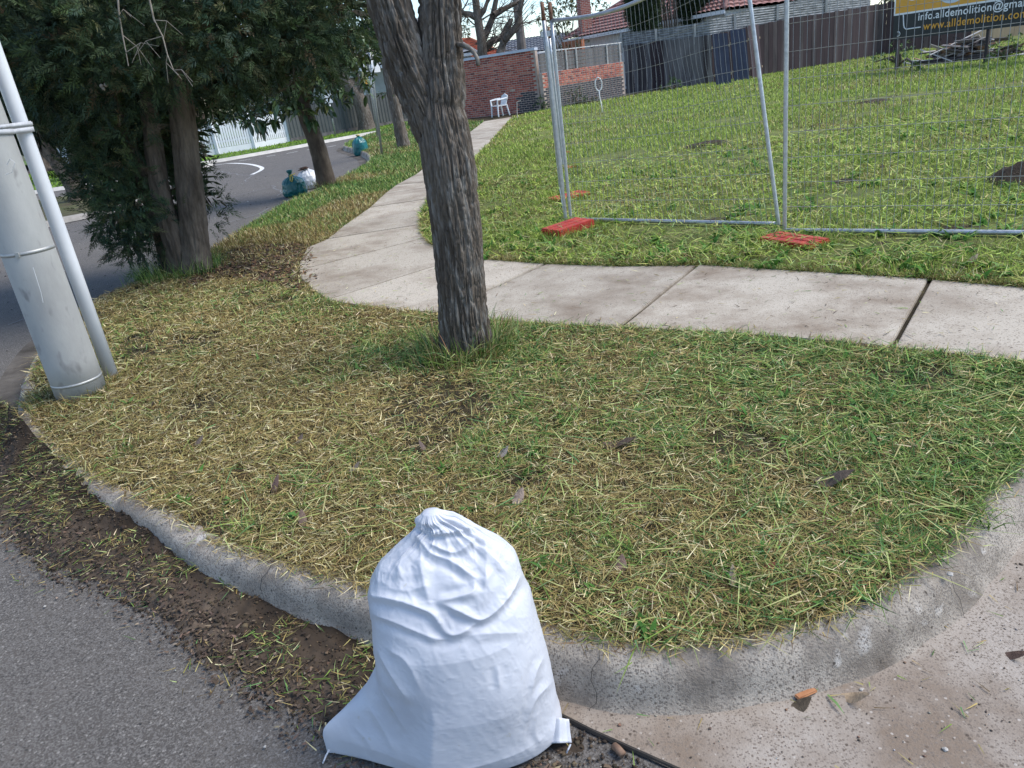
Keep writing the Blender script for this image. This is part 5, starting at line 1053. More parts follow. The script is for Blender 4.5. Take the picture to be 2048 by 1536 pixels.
spoly('white_edge', [(0, zmid+.04), (.05, zmid+.04), (.05, ztop_), (0, ztop_)], MAT['sgn_w'], .009)
def uz(px, py):
    d_ = ray(px, py); t = (org-Vector((0, 0, H))).dot(snr)/Vector(d_).dot(snr); p = Vector((0, 0, H))+Vector(d_)*t; return (p-org).dot(sdv), p.z
def arcband(name, cu, cz, r0, r1, a0, a1, m, o, n_=28):
    pts = [(cu+r1*math.cos(a0+(a1-a0)*i/n_), cz+r1*math.sin(a0+(a1-a0)*i/n_)) for i in range(n_+1)]+[(cu+r0*math.cos(a1+(a0-a1)*i/n_), cz+r0*math.sin(a1+(a0-a1)*i/n_)) for i in range(n_+1)]
    return spoly(name, pts, m, o)
ca = uz(1826, 1); cb_ = uz(1904, 6)
arcband('letter_bottom', ca[0], ca[1]+.26, .12, .26, math.pi, 2*math.pi, MAT['sgn_w'], .011)
arcband('letter_bottom', cb_[0], cb_[1]+.62, .40, .62, math.pi, 2*math.pi, pmat('sign_pale_blue', (.55, .62, .72), (.6, .66, .75), 3, .5), .011)
# bracket line
k0_, k1_, k2_ = uz(1807, 33), uz(1808, 50), uz(1842, 54)
mb = MB(); cu = [sp(k0_[0], zmid-.02, .012), sp(k1_[0], k1_[1], .012), sp(k1_[0]+.03, k2_[1]+.04, .012), sp(k1_[0]+.10, k2_[1]-.01, .012), sp(k2_[0], k2_[1], .012)]; mb.tube(cu, .018, 6); mb.build('bracket_line', MAT['sgn_w'], sg)
hk = uz(1797, 68); mb = MB(); mb.tube([sp(hk[0]+.07*math.cos(a_), hk[1]+.07*math.sin(a_), .02) for a_ in np.linspace(-2, 2, 12)], .012, 6); mb.build('eyelet', MAT['sgn_w'], sg)
def text(s_, px0, py0, px1, py1, m, name, frac):
    a, b = uz(px0, py0), uz(px1, py1)
    cu = bpy.data.curves.new(name, 'FONT'); cu.body = s_; cu.extrude = .003; cu.offset = .012; cu.space_character = 1.08; o = bpy.data.objects.new(name, cu); COL.objects.link(o)
    dg = bpy.context.evaluated_depsgraph_get(); me = bpy.data.meshes.new_from_object(o.evaluated_get(dg)); bpy.data.objects.remove(o)
    xs = [v.co.x for v in me.vertices]; wdt = max(xs)-min(xs); sc_ = (b[0]-a[0])/(wdt*frac); zz_ = (a[1]+b[1])/2
    Mx = Matrix((( sdv.x, 0, -snr.x*-1, 0), (sdv.y, 0, snr.y, 0), (0, 1, 0, 0), (0, 0, 0, 1)))
    Mx = Matrix.Translation(sp(a[0], zz_, .014)) @ Mx @ Matrix.Scale(sc_, 4)
    V = np.array([(Mx @ v.co)[:] for v in me.vertices]); return npmesh(name, V, [tuple(p.vertices) for p in me.polygons], m, sg)
text('info.alldemolition@gmail.com', 1836, 41, 2046, 12.5, MAT['sgn_w'], 'lettering', .805)
text('www.alldemolition.com', 1847, 58, 2056, 35.5, MAT['sgn_or'], 'lettering', 1.0)
for u in (.15, 3.2, 6.4): mb = MB(); mb.box(sp(u, (ztop_+.1)/2, -.08), (.09, .07, ztop_-.1), san); mb.build('post', PCOL[1], sg)

# ------------------------------------------------------------------ timber pile below the sign
pc = Vector((*hit(1935, 122, .13), .13)); pc.y -= .0
tp = empty('timber_pile', pc.to_tuple(), 'heap of broken boards and timber scraps below the demolition sign', 'timber pile')
WM = [pmat('scrap_'+str(i), a, b, 6, .9, .3, 40, stretch=(1, 1, 1)) for i, (a, b) in enumerate((((.10, .09, .09), (.20, .19, .19)), ((.34, .31, .28), (.46, .43, .40)), ((.05, .042, .045), (.10, .085, .09)), ((.22, .13, .08), (.30, .2, .13)), ((.5, .48, .46), (.6, .58, .56))))]
rp = random.Random(3); sx = sdv
for k in range(120):
    u = rp.gauss(0, .85); v = rp.gauss(0, .35); hmax = max(.05, .78*(1-abs(u)/2.1)-.25*abs(v)); ln = rp.uniform(.35, 1.9) if k % 3 else rp.uniform(.2, .5)
    u = max(-1.8, min(1.8, u)); p = pc+sx*u+snr*v+Vector((0, 0, .03+hmax*rp.random()**.7)); an = san+rp.gauss(0, .45)
    mb = MB(); mb.box((0, 0, 0), (ln, rp.uniform(.06, .15), rp.uniform(.015, .04))); me = mb.build('tmp', rp.choices(WM, [4, 2, 4, 2, 1.3])[0]); dta = me.data; bpy.data.objects.remove(me)
    inst('plank', dta, Matrix.Translation(p) @ Matrix.Rotation(an, 4, 'Z') @ Matrix.Rotation(rp.gauss(0, .22), 4, 'Y') @ Matrix.Rotation(rp.gauss(0, .5), 4, 'X'), tp)
for k in range(5):
    p = pc-sx*(.4-.1*k)+snr*(.55+.13*k)+Vector((0, 0, .16-.028*k)); mb = MB(); mb.box((0, 0, 0), (2.6-.1*k, .13, .02)); me = mb.build('tmp', WM[2 if k % 2 else 0]); dta = me.data; bpy.data.objects.remove(me)
    inst('plank', dta, Matrix.Translation(p) @ Matrix.Rotation(san+.05*k, 4, 'Z') @ Matrix.Rotation(-.03, 4, 'Y') @ Matrix.Rotation(-.25, 4, 'X'), tp)

# ------------------------------------------------------------------ chair, stakes, sign posts
ch = hit(1001, 234, .14); ce = empty('plastic_chair', (*ch, .165), 'white plastic garden chair with arms at the end of the footpath', 'chair'); MAT['wp'] = pmat('white_plastic', (.66, .68, .70), (.72, .74, .76), 3, .4)
CM = Matrix.Translation((*ch, .165)) @ Matrix.Rotation(R(-60), 4, 'Z')
def cpart(name, f):
    mb = MB(); f(mb); mb.v = [tuple(CM @ Vector(v)) for v in mb.v]; mb.build(name, MAT['wp'], ce, False)
for sx_ in (-1, 1):
    cpart('leg', lambda mb: mb.tube([(sx_*.26, -.25, 0), (sx_*.235, -.22, .42), (sx_*.27, -.22, .64)], [.026, .04, .03], 6)); cpart('leg', lambda mb: mb.tube([(sx_*.26, .30, 0), (sx_*.22, .22, .43)], [.026, .04], 6))
    cpart('armrest', lambda mb: mb.tube([(sx_*.27, -.24, .64), (sx_*.28, 0, .66), (sx_*.24, .25, .68)], [.03, .035, .03], 6))
cpart('seat', lambda mb: mb.box((0, 0, .42), (.46, .46, .035)))
for k in range(7): cpart('back_slat', lambda mb: mb.tube([((k-3)*.062, .22, .44), ((k-3)*.066, .28, .62), ((k-3)*.06, .33, .80-.01*(k-3)**2)], [.022, .024, .022], 5))
cpart('back_rail', lambda mb: mb.tube([(-.22, .27, .62), (-.20, .33, .76), (0, .345, .83), (.20, .33, .76), (.22, .27, .62)], .026, 6))
rb = hit(1205, 227, .14); ry = rb[1]; re = empty('ring_stake', (*rb, .14), 'white stake with a ring top standing in the lot grass', 'stake')
mb = MB(); mb.tube([(*rb, .1), dep(1203, 210, ry), dep(1199, 192, ry), dep(1198, 180, ry)], .018, 8); mb.build('stem', MAT['white_paint'], re, True)
rc = dep(1197, 168.5, ry); mb = MB(); mb.tube([rc+Vector((.11*math.cos(a_), 0, .2*math.sin(a_))) for a_ in np.linspace(0, 6.2832, 25)], .02, 8); mb.build('ring', MAT['white_paint'], re, True)
gs = hit(1035, 239, .14); mb = MB(); mb.tube([(*gs, .1), dep(1034, 222, gs[1]), dep(1034, 204, gs[1]), dep(1042, 201, gs[1])], .014, 6); o = mb.build('garden_stake', WM[1]); props(o, 'thin bent stake in the grass beside the plastic chair', 'stake')
sgp = hit(764, 311, LZ); ys = sgp[1]; e = empty('sign_post', (*sgp, LZ), 'galvanised post with white sign plate on the verge beside the upright teal bag', 'sign')
mb = MB(); mb.tube([(*sgp, .1), dep(744, 146, ys), dep(739, 100, ys)], .032, 12); mb.build('post', MAT['galv'], e, True)
pcn = dep(741, 130, ys); mb = MB(); mb.box(pcn+Vector((-.02, .05, .02)), (.52, .012, .42), .5); mb.build('plate', MAT['white_paint'], e)
mb = MB(); mb.box(dep(731, 160, ys)+Vector((0, .03, 0)), (.16, .012, .2), .5); mb.build('orange_plate', MAT['sgn_or'], e)
sg2 = hit(756, 277, LZ); e = empty('sign_post', (*sg2, LZ), 'second plain galvanised post standing just behind the white sign post', 'post'); mb = MB(); mb.tube([(*sg2, .1), dep(741, 165, sg2[1]), dep(736, 130, sg2[1])], .04, 12); mb.build('post', MAT['galv'], e, True); mb = MB(); mb.lathe([(.043, 0), (.043, .02), (.01, .03)], tuple(dep(736, 130, sg2[1])), 12); mb.build('cap', MAT['galv'], e, True)
sg3 = hit(671, 272, .12); e = empty('street_sign', (*sg3, .12), 'small white sign on a thin post before the grey fence', 'sign'); mb = MB(); mb.tube([(*sg3, .1), dep(657, 196, sg3[1])], .03, 8); mb.build('post', MAT['galv'], e, True); mb = MB(); mb.box(dep(657, 197, sg3[1])+Vector((0, -.04, 0)), (.34, .012, .4), .2); mb.build('plate', MAT['white_paint'], e)

# ------------------------------------------------------------------ fences across the street
MAT['picket'] = pmat('picket_paint', (.66, .68, .72), (.74, .76, .78), 3, .6)
pk = empty('picket_fence', (*hit(500, 300, .12), .12), 'white timber picket fence across the street', 'fence')
PB = [(380, 318), (405, 314), (437, 309), (510, 297), (579, 284)]; PT = [(366, 256), (385, 253), (423, 252), (500, 241), (569, 231)]
pb = [Vector((*hit(*p, .12), .12)) for p in PB]
ln_ = sum((pb[i+1]-pb[i]).length for i in range(len(pb)-1)); mbp = MB(); mbp.box((0, 0, .5), (.082, .02, 1.0)); mbp.add([(-.0375, -.01, 1.0), (.0375, -.01, 1.0), (0, -.01, 1.06), (-.0375, .01, 1.0), (.0375, .01, 1.0), (0, .01, 1.06)], [(0, 1, 2), (5, 4, 3), (0, 2, 5, 3), (1, 4, 5, 2)]); o = mbp.build('tmp', MAT['picket']); pmesh = o.data; bpy.data.objects.remove(o)
for a, b in zip(pb[:-1], pb[1:]):
    d = b-a; an = math.atan2(d.y, d.x); n_ = int(d.length/.108)
    for k in range(n_):
        p = a.lerp(b, (k+.5)/n_); inst('picket', pmesh, Matrix.Translation((p.x, p.y, .38)) @ Matrix.Rotation(an, 4, 'Z'), pk)
    for z in (.62, 1.2): mb = MB(); mb.box((a+b)/2+Vector((0, .04, z-.12)), (d.length, .04, .08), an); mb.build('rail', MAT['picket'], pk)
    mb = MB(); mb.box((a+b)/2+Vector((0, 0, .12)), (d.length, .03, .26), an); mb.build('plinth_board', MAT['picket'], pk)
for p in pb: mb = MB(); mb.box((p.x, p.y-.02, .82), (.12, .12, 1.5)); mb.lathe([(.1, 0), (.1, .03), (.03, .07)], (p.x, p.y-.02, 1.57), 8); o = mb.build('post', MAT['picket'], pk)
gf = empty('metal_fence', (*hit(690, 266, .12), .12), 'dark grey ribbed metal fence across the street', 'fence'); MAT['greyfence'] = pmat('grey_colour_steel', (.085, .092, .09), (.105, .112, .11), 2, .5)
g0, g1 = Vector((*hit(581, 284, .12), 0)), Vector((*hit(845, 238, .12), 0)); gd = (g1-g0); gl = gd.length; gd.normalize(); gn = Vector((-gd.y, gd.x, 0)); npn = 5
for k in range(npn):
    u0, u1 = gl*k/npn+.03, gl*(k+1)/npn-.03; N_ = 120; V = []
    for i in range(N_+1):
        u = u0+(u1-u0)*i/N_; ph = (u/.19) % 1; of = .03*min(1, max(0, (abs(ph-.5)-.18)*8)); p = g0+gd*u-gn*of
        V += [(p.x, p.y, .28), (p.x, p.y, 1.66)]
    npmesh('fence_sheet', np.array(V), [(2*i, 2*i+2, 2*i+3, 2*i+1) for i in range(N_)], MAT['greyfence'], gf)
    mb = MB(); mb.box(g0+gd*(u0+u1)/2+Vector((0, 0, 1.67)), (u1-u0, .06, .05), math.atan2(gd.y, gd.x)); mb.build('top_rail', MAT['greyfence'], gf)
    mb = MB(); mb.box(g0+gd*(u0+u1)/2+Vector((0, 0, .2)), (u1-u0, .04, .16), math.atan2(gd.y, gd.x)); mb.build('plinth', MAT['grey_wood'], gf)
    mb = MB(); mb.box(g0+gd*(u1+.03)+Vector((0, 0, .88)), (.06, .07, 1.66), math.atan2(gd.y, gd.x)); mb.build('post', MAT['greyfence'], gf)
# white gate far left between pole and cypress
wl = Vector((*hit(96, 330, .12), .12)); wr = Vector((*hit(165, 325, .12), .12)); we = empty('white_panel_fence', ((wl+wr)/2).to_tuple(), 'white panel fence far left behind the forked island tree', 'fence')
for k in range(4): a, b = wl.lerp(wr, k/4), wl.lerp(wr, (k+1)/4); mb = MB(); mb.box((a+b)/2+Vector((0, 0, .45)), ((b-a).length-.02, .05, .9), math.atan2(b.y-a.y, b.x-a.x)); mb.build('panel', MAT['picket'], we)
mb = MB(); mb.box((wl+wr)/2+Vector((0, 0, .93)), ((wr-wl).length+.05, .09, .06), math.atan2(wr.y-wl.y, wr.x-wl.x)); mb.build('capping', MAT['picket'], we)

# ------------------------------------------------------------------ houses
MAT['wboard'] = pmat('weatherboard', (.38, .38, .36), (.46, .46, .44), 2, .8); MAT['cream'] = pmat('cream_wall', (.62, .63, .62), (.7, .71, .7), 2, .8); MAT['tile_pink'] = pmat('old_red_tiles', (.24, .12, .11), (.36, .21, .19), 3, .85, c3=(.14, .08, .08), scale3=30); MAT['tile_or'] = pmat('orange_tiles', (.40, .12, .07), (.52, .20, .11), 5, .8); MAT['slate'] = pmat('grey_roof', (.16, .17, .19), (.24, .25, .27), 3, .7); MAT['glass'] = pmat('window_glass', (.02, .025, .03), (.03, .035, .04), 2, .08, spec=.6)
def tiled(name, A_, B_, C_, D_, rows_, cols_, mat, parent):
    """quad A-B eave, D-C ridge: stepped courses with rolls"""
    A_, B_, C_, D_ = [np.array(p, float) for p in (A_, B_, C_, D_)]; nr_ = np.cross(B_-A_, D_-A_); nr_ /= np.linalg.norm(nr_); nr_ = nr_*(1 if nr_[2] > 0 else -1); V = []; R_ = rows_*2; Cn = cols_*4
    for j in range(R_+1):
        for i in range(Cn+1):
            u, v = i/Cn, (j//2+(j % 2)*.97)/rows_ if j < R_ else 1.0; p = (A_*(1-u)+B_*u)*(1-v)+(D_*(1-u)+C_*u)*v
            V.append(p+nr_*((.09 if j % 2 == 0 else .0)+.05*abs(math.sin(math.pi*i/4))))
    Fc = [(j*(Cn+1)+i, j*(Cn+1)+i+1, (j+1)*(Cn+1)+i+1, (j+1)*(Cn+1)+i) for j in range(R_) for i in range(Cn)]
    return npmesh(name, np.array(V), Fc, mat, parent)
def house(name, P0, P1, depth, ze, zr, inset, wallm, roofm, label, rows_=14, cols_=30, wins=(), over=.5):
    """P0-P1 is the front eave line (xy)"""
    P0, P1 = Vector((*P0, 0)), Vector((*P1, 0)); d = (P1-P0); ln = d.length; d.normalize(); n_ = Vector((-d.y, d.x, 0)); n_ = n_ if n_.y > 0 else -n_; an = math.atan2(d.y, d.x)
    e = empty(name, ((P0+P1)/2+n_*depth/2).to_tuple(), label, 'house'); z = lambda p, h: (p.x, p.y, h)
    mb = MB(); mb.box((P0+P1)/2+n_*depth/2+Vector((0, 0, ze/2)), (ln-2*over, depth-2*over, ze), an); mb.build('wall', wallm, e)
    rf = empty('roof', (0, 0, 0)); rf.parent = e; rf.matrix_parent_inverse = Matrix.Translation(-Vector(e['_o'])); P2, P3_ = P1+n_*depth, P0+n_*depth; r0, r1 = P0+n_*depth/2+d*inset, P1+n_*depth/2-d*inset
    tiled('roof_slope', z(P0, ze), z(P1, ze), z(r1, zr), z(r0, zr), rows_, cols_, roofm, rf); tiled('roof_slope', z(P2, ze), z(P3_, ze), z(r0, zr), z(r1, zr), rows_, cols_, roofm, rf)
    if inset > 0:
        tiled('roof_slope', z(P3_, ze), z(P0, ze), z(r0, zr), z(r0, zr), rows_, cols_//2, roofm, rf); tiled('roof_slope', z(P1, ze), z(P2, ze), z(r1, zr), z(r1, zr), rows_, cols_//2, roofm, rf)
        mb = MB(); mb.tube([z(r0, zr+.05), z(r1, zr+.05)], .12, 8)
        for a_, b_ in ((P0, r0), (P1, r1), (P2, r1), (P3_, r0)): mb2 = MB(); mb2.tube([z(a_, ze+.08), z(b_, zr+.08)], .11, 8); mb2.build('hip_cap', roofm, rf, True)
        mb.build('ridge_cap', roofm, rf, True)
    mb = MB(); mb.box((P0+P1)/2+Vector((0, 0, ze-.06)), (ln, .05, .16), an); mb.build('fascia', MAT['white_paint'], e)
    for u, zc, w_, h_ in wins:
        p = P0+d*(u*ln)+n_*(over-.02); w = empty('window', (p.x, p.y, zc)); w.parent = e; w.matrix_parent_inverse = Matrix.Translation(-Vector(e['_o']))
        mb = MB(); mb.box((p.x, p.y, zc), (w_+.16, .06, h_+.16), an); mb.build('frame', MAT['white_paint'], w); mb = MB(); mb.box(p-n_*.03+Vector((0, 0, zc)), (w_, .04, h_), an); mb.build('pane', MAT['glass'], w)
    return e, P0, d, n_
q0 = dep(1127, 84, 49); q1 = dep(1275, 53, 43); qd = (q1-q0); qd.z = 0
e, P0, d, n_ = house('tiled_house', (q0.x, q0.y), (q0.x+qd.x*1.9, q0.y+qd.y*1.9), 11, 3.15, 6.2, 4.6, MAT['cream'], MAT['tile_pink'], 'cream house with pinkish tiled hip roof and brick chimney behind the back fence', 18, 44)
cp = dep(1171, 60, 48); mb = MB(); mb.box((cp.x, cp.y, 4.1), (.62, .55, 2.3), .3); bmtl, n__, l__, b__ = _mat('chimney_brick'); bt = n__.new('ShaderNodeTexBrick'); tcn = n__.new('ShaderNodeTexCoord'); mpn = n__.new('ShaderNodeMapping'); mpn.inputs['Rotation'].default_value = (R(90), 0, 0); l__.new(tcn.outputs['Object'], mpn.inputs['Vector']); l__.new(mpn.outputs['Vector'], bt.inputs['Vector']); bt.inputs['Scale'].default_value = 1; bt.inputs['Brick Width'].default_value = .25; bt.inputs['Row Height'].default_value = .09; bt.inputs['Mortar Size'].default_value = .012; bt.inputs['Color1'].default_value = (.32, .09, .06, 1); bt.inputs['Color2'].default_value = (.24, .07, .05, 1); bt.inputs['Mortar'].default_value = (.4, .34, .3, 1); l__.new(bt.outputs['Color'], b__.inputs['Base Color']); b__.inputs['Roughness'].default_value = .9
chm = mb.build('chimney', bmtl, e); mb = MB(); mb.box((cp.x, cp.y, 5.3), (.76, .68, .14), .3); mb.build('chimney_cap', bmtl, chm)
ow = dep(1147, 97, 46); mb = MB(); mb.box((ow.x, ow.y, 1.5), (1.3, .3, 3.0), -.7); mb.build('brick_wing', pmat('orange_brick', (.36, .13, .07), (.44, .19, .10), 6, .9), e)
q0 = dep(1408, 32, 46); q1 = dep(1560, 6, 42)
house('tiled_house', (q0.x, q0.y), (q1.x+3, q1.y), 9, q0.z, q0.z+2.6, 3, MAT['cream'], MAT['tile_pink'], 'roof of a second tiled house seen between the dark conifers', 12, 40)
q0 = dep(915, 108, 56); house('orange_roof_house', (q0.x-3, q0.y), (q0.x+3.3, q0.y-.5), 7, 2.9, 4.35, 2.6, MAT['cream'], MAT['tile_or'], 'low house with orange tiled roof behind the brick wall', 12, 30)
q0 = dep(1006, 98, 62); house('grey_roof_house', (q0.x, q0.y), (q0.x+5, q0.y-.5), 7, 3.0, 4.1, 0, MAT['cream'], MAT['slate'], 'distant pale house with grey roof right of the bare tree', 8, 20, ((.15, 2.3, .8, .7),))
q0 = dep(560, 218, 47); house('weatherboard_house', (q0.x-3, q0.y), (q0.x+11.5, q0.y-1), 9, 3.1, 5.4, 3, MAT['wboard'], MAT['slate'], 'grey weatherboard house behind the grey metal fence', 12, 30, ((.5, 2.2, 1.4, 1.0), (.82, 2.2, 1.6, 1.0)))

# ------------------------------------------------------------------ trees and shrubs of the background
def baretree(name, base, limbs, y, label, seed, r0=.16, depth=3, zb=.1):
    e = empty(name, (base.x, base.y, zb), label, 'tree'); rr = random.Random(seed); first = True
    for l, ra in limbs:
        pts = [dep(a, b, y+rr.uniform(-.3, .3)) for a, b in l]
        if first: pts = [Vector((base.x, base.y, zb))]+pts
        mb = MB(); mb.tube(pts, list(np.linspace(ra, ra*.5, len(pts))), 10, False); mb.build('trunk' if first else 'limb', MAT['bark'], e, True); first = False
    mb = MB()
    for l, ra in limbs:
        for i in range(1, len(l)):
            for k in range(2):
                f = rr.random(); a = (l[i-1][0]*(1-f)+l[i][0]*f, l[i-1][1]*(1-f)+l[i][1]*f); branchy(mb, dep(*a, y), (rr.gauss(0, .8), rr.gauss(0, .5), rr.uniform(-.1, .9)), rr.uniform(.9, 1.8), ra*.15, 2, rr, 3, 0, .7)
    mb.build('branches', MAT['twig'], e)['kind'] = 'stuff'; return e
yb = 43; baretree('bare_tree', dep(966, 125, yb), [([(965, 112), (963, 80), (956, 40), (950, -10), (948, -60)], .30), ([(965, 82), (976, 58), (985, 35), (992, 0), (994, -40)], .2), ([(957, 38), (940, 29), (926, 26), (916, 12), (912, -20)], .18), ([(967, 100), (985, 82), (1003, 76), (1012, 55), (1022, 40)], .2), ([(988, 30), (1008, 18), (1028, 8), (1048, 0)], .16), ([(957, 35), (968, 22), (974, 5), (985, -12)], .14)], yb, 'large bare tree with forking grey limbs behind the brick wall', 4)
yb = 41; baretree('bare_tree', dep(1000, 125, yb), [([(1000, 104), (1008, 82), (1022, 66), (1035, 48), (1040, 20), (1046, -10)], .22), ([(1012, 75), (1018, 55), (1024, 38)], .14), ([(1022, 66), (1034, 60), (1040, 52)], .12)], yb, 'smaller leaning bare tree just right of the big bare tree', 8)
tpb = dep(1045, 125, 50); mb = MB(); mb.tube([(tpb.x, tpb.y, 0), dep(1043, 90, 50), dep(1034, 10, 50), dep(1024, -80, 50)], [.3, .28, .25, .2], 10); o = mb.build('power_pole', pmat('pole_timber', (.14, .125, .11), (.20, .18, .165), 3, .9)); props(o, 'plain grey timber power pole beyond the brick wall', 'pole')
def bush(name, cs, cnt, size, pal, label, cat='shrub', stem=True, mat=None, spray=False, base=None):
    c0 = Vector(cs[0][0]) if base is None else Vector(base); e = empty(name, (c0.x, c0.y, .1), label, cat)
    if spray:
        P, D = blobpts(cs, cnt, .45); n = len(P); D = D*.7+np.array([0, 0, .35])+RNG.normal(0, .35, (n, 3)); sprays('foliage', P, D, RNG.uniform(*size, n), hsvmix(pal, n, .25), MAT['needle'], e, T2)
    else: leaves_on(cs, cnt, e, size, pal, .2, 'foliage', mat or MAT['leafcol'])
    mb = MB(); rr = random.Random(len(label)); mb.tube([(c0.x, c0.y, .05), (c0.x+.03, c0.y, c0.z*.6), tuple(c0)], [.09, .07, .04], 8, False); mb.build('stem', MAT['bark2'], e, True)
    for c, r in cs[1:5]: mb = MB(); mb.tube([(c0.x, c0.y, c0.z*.5), tuple((c0+Vector(c))/2), tuple(c)], [.05, .035, .02], 6, False); mb.build('branch', MAT['bark2'], e, True)
    return e
def B(l): return [(tuple(dep(px, py, y)), r) for px, py, y, r in l]
DKG = [((.022, .038, .018), 4), ((.035, .055, .024), 3), ((.05, .075, .03), 1)]
for l, lb in (([(1285, -30, 39, (.75, .75, 1.2)), (1286, 15, 39, (.72, .72, 1.0)), (1290, 45, 39, (.6, .6, .6)), (1280, -90, 39, (.6, .6, 1.3))], 'dark pencil conifer left of the group beyond the back fence'), ([(1383, -30, 40, (.7, .7, 1.2)), (1388, 5, 40, (.75, .75, .9)), (1395, 30, 40, (.6, .6, .6)), (1370, -90, 40, (.7, .7, 1.4))], 'dark pencil conifer in the middle of the group beyond the back fence'), ([(1455, -30, 40, (.7, .7, 1.1)), (1460, 5, 40, (.75, .75, .7)), (1452, -100, 40, (.7, .7, 1.4))], 'dark pencil conifer right of the group beyond the back fence')):
    bush('pencil_conifer', B(l), 2600, (.2, .4), DKG, lb, 'tree', spray=True, base=(dep(l[0][0], 60, l[0][2]).x, l[0][2], 1.8))
rr = random.Random(31); c0 = dep(1335, 60, 39.5); e = empty('bare_shrub', (c0.x, c0.y, .1), 'bare many-stemmed shrub between two dark conifers', 'shrub')
for k in range(7): mb = MB(); x_ = 1322+k*5; mb.tube([(c0.x+(k-3)*.04, c0.y, .1), dep(x_+3, 55, 39.5), dep(x_+rr.uniform(-4, 4), 15, 39.5), dep(x_+rr.uniform(-9, 9), -40, 39.5)], [.05, .045, .04, .02], 6, False); mb.build('stem', MAT['bark2'], e, True)
mb = MB()
for k in range(14): branchy(mb, dep(1322+rr.uniform(0, 36), rr.uniform(-20, 40), 39.5), (rr.gauss(0, .6), 0, 1), 1.3, .02, 2, rr, 3)
mb.build('twigs', MAT['twig'], e)['kind'] = 'stuff'
bush('garden_tree', B([(1140, 20, 55, 1.2), (1115, 40, 55, 1.0), (1165, 5, 55, 1.2), (1090, 20, 55, 1.0), (1215, 15, 56, .8), (1125, -20, 55, 1.3)]), 26, (.18, .34), [((.06, .08, .03), 2), ((.12, .13, .045), 2), ((.2, .19, .07), 1)], 'sparse olive tree behind the chimney of the tiled house', 'tree', base=tuple(dep(1130, 60, 55)))
bush('garden_shrub', B([(1140, 82, 42, .6), (1110, 70, 42, .7), (1155, 95, 40, .5), (1190, 92, 40, .35), (1090, 45, 43, .7)]), 30, (.1, .2), [((.07, .08, .035), 2), ((.12, .12, .05), 2), ((.05, .06, .03), 2)], 'thin green shrub over the lower brick wall', base=tuple(dep(1130, 120, 42)))
bush('garden_shrub', B([(1150, 196, 33.5, .45), (1170, 205, 33.2, .35), (1185, 205, 33, .3)]), 90, (.08, .16), [((.05, .09, .025), 3), ((.10, .06, .04), 2)], 'low straggly plants at the foot of the lower brick wall')
bush('garden_shrub', B([(1084, 205, 33, .35), (1088, 215, 32.8, .25)]), 90, (.08, .14), [((.04, .085, .025), 3), ((.06, .11, .03), 2)], 'small dark green shrub at the right end of the brick wall')
bush('garden_shrub', B([(1345, 170, 34.6, .35), (1330, 176, 34.5, .3), (1360, 172, 34.5, .25)]), 90, (.08, .16), [((.06, .12, .03), 3), ((.09, .16, .04), 2)], 'green weeds growing against the paling fence')
bush('garden_shrub', B([(1800, 108, 28, .5), (1770, 118, 28.4, .35), (1750, 124, 29, .3), (1830, 128, 25, .3)]), 80, (.08, .18), [((.06, .12, .03), 3), ((.10, .18, .04), 2)], 'clump of weeds left of the timber pile')
bush('garden_shrub', B([(2010, 98, 24, .4), (2045, 92, 23.8, .4), (1985, 104, 24, .25)]), 80, (.08, .18), [((.06, .12, .03), 3), ((.12, .20, .05), 2)], 'clump of weeds right of the timber pile')
bush('far_tree', B([(915, 90, 60, 1.4), (905, 60, 60, 1.6), (918, 70, 60, 1)]), 22, (.18, .32), [((.09, .11, .06), 2), ((.14, .15, .08), 1)], 'hazy green tree behind the street tree trunk', 'tree', base=tuple(dep(905, 115, 60)))
bush('hedge', B([(430, 215, 40, .9), (470, 205, 40, 1.0), (510, 200, 40, 1.0), (545, 205, 40, .8), (450, 170, 41, 1.3), (520, 160, 41, 1.4), (400, 160, 42, 1.4), (440, 235, 39.5, .6), (490, 232, 39.5, .6), (580, 160, 42, 1.2)]), 55, (.14, .26), [((.03, .055, .02), 4), ((.055, .085, .03), 2), ((.10, .13, .05), 1)], 'dark green hedge behind the white picket fence', base=tuple(dep(480, 240, 40)))
bush('garden_shrub', B([(556, 226, 39, .4), (548, 232, 39, .3), (565, 220, 39, .3)]), 130, (.10, .18), [((.38, .36, .05), 2), ((.25, .27, .05), 2)], 'yellow-green shrub at the end of the picket fence')
rr = random.Random(17); c0 = dep(392, 240, 39); e = empty('dry_shrub', (c0.x, c0.y, .1), 'dry brown twiggy shrub behind the picket fence gate', 'shrub'); mb = MB()
for k in range(26): branchy(mb, (c0.x+rr.uniform(-.5, .5), c0.y, rr.uniform(.3, 1.4)), (rr.gauss(0, .5), 0, 1), 2.0, .03, 2, rr, 4)
mb.build('twigs', pmat('dry_twig', (.13, .09, .065), (.22, .17, .13), 20, .9), e)['kind'] = 'stuff'; mb = MB(); mb.tube([(c0.x, c0.y, .05), (c0.x, c0.y, 1.2)], [.09, .06], 8); mb.build('stem', MAT['bark2'], e, True)
bush('garden_shrub', B([(402, 285, 34, .28), (397, 300, 34, .22), (408, 292, 34, .2)]), 120, (.08, .16), DKG, 'small dark shrub beside the picket gate')
bush('hedge', B([(112, 275, 31, .5), (90, 270, 31, .6), (135, 268, 31, .6), (60, 260, 32, .9), (20, 255, 33, 1.2), (110, 245, 32, 1), (160, 250, 32, 1), (200, 250, 33, 1.2)]), 70, (.12, .24), [((.04, .075, .025), 3), ((.08, .13, .04), 2)], 'green hedge behind the white panel fence at far left', base=tuple(dep(110, 320, 31)))
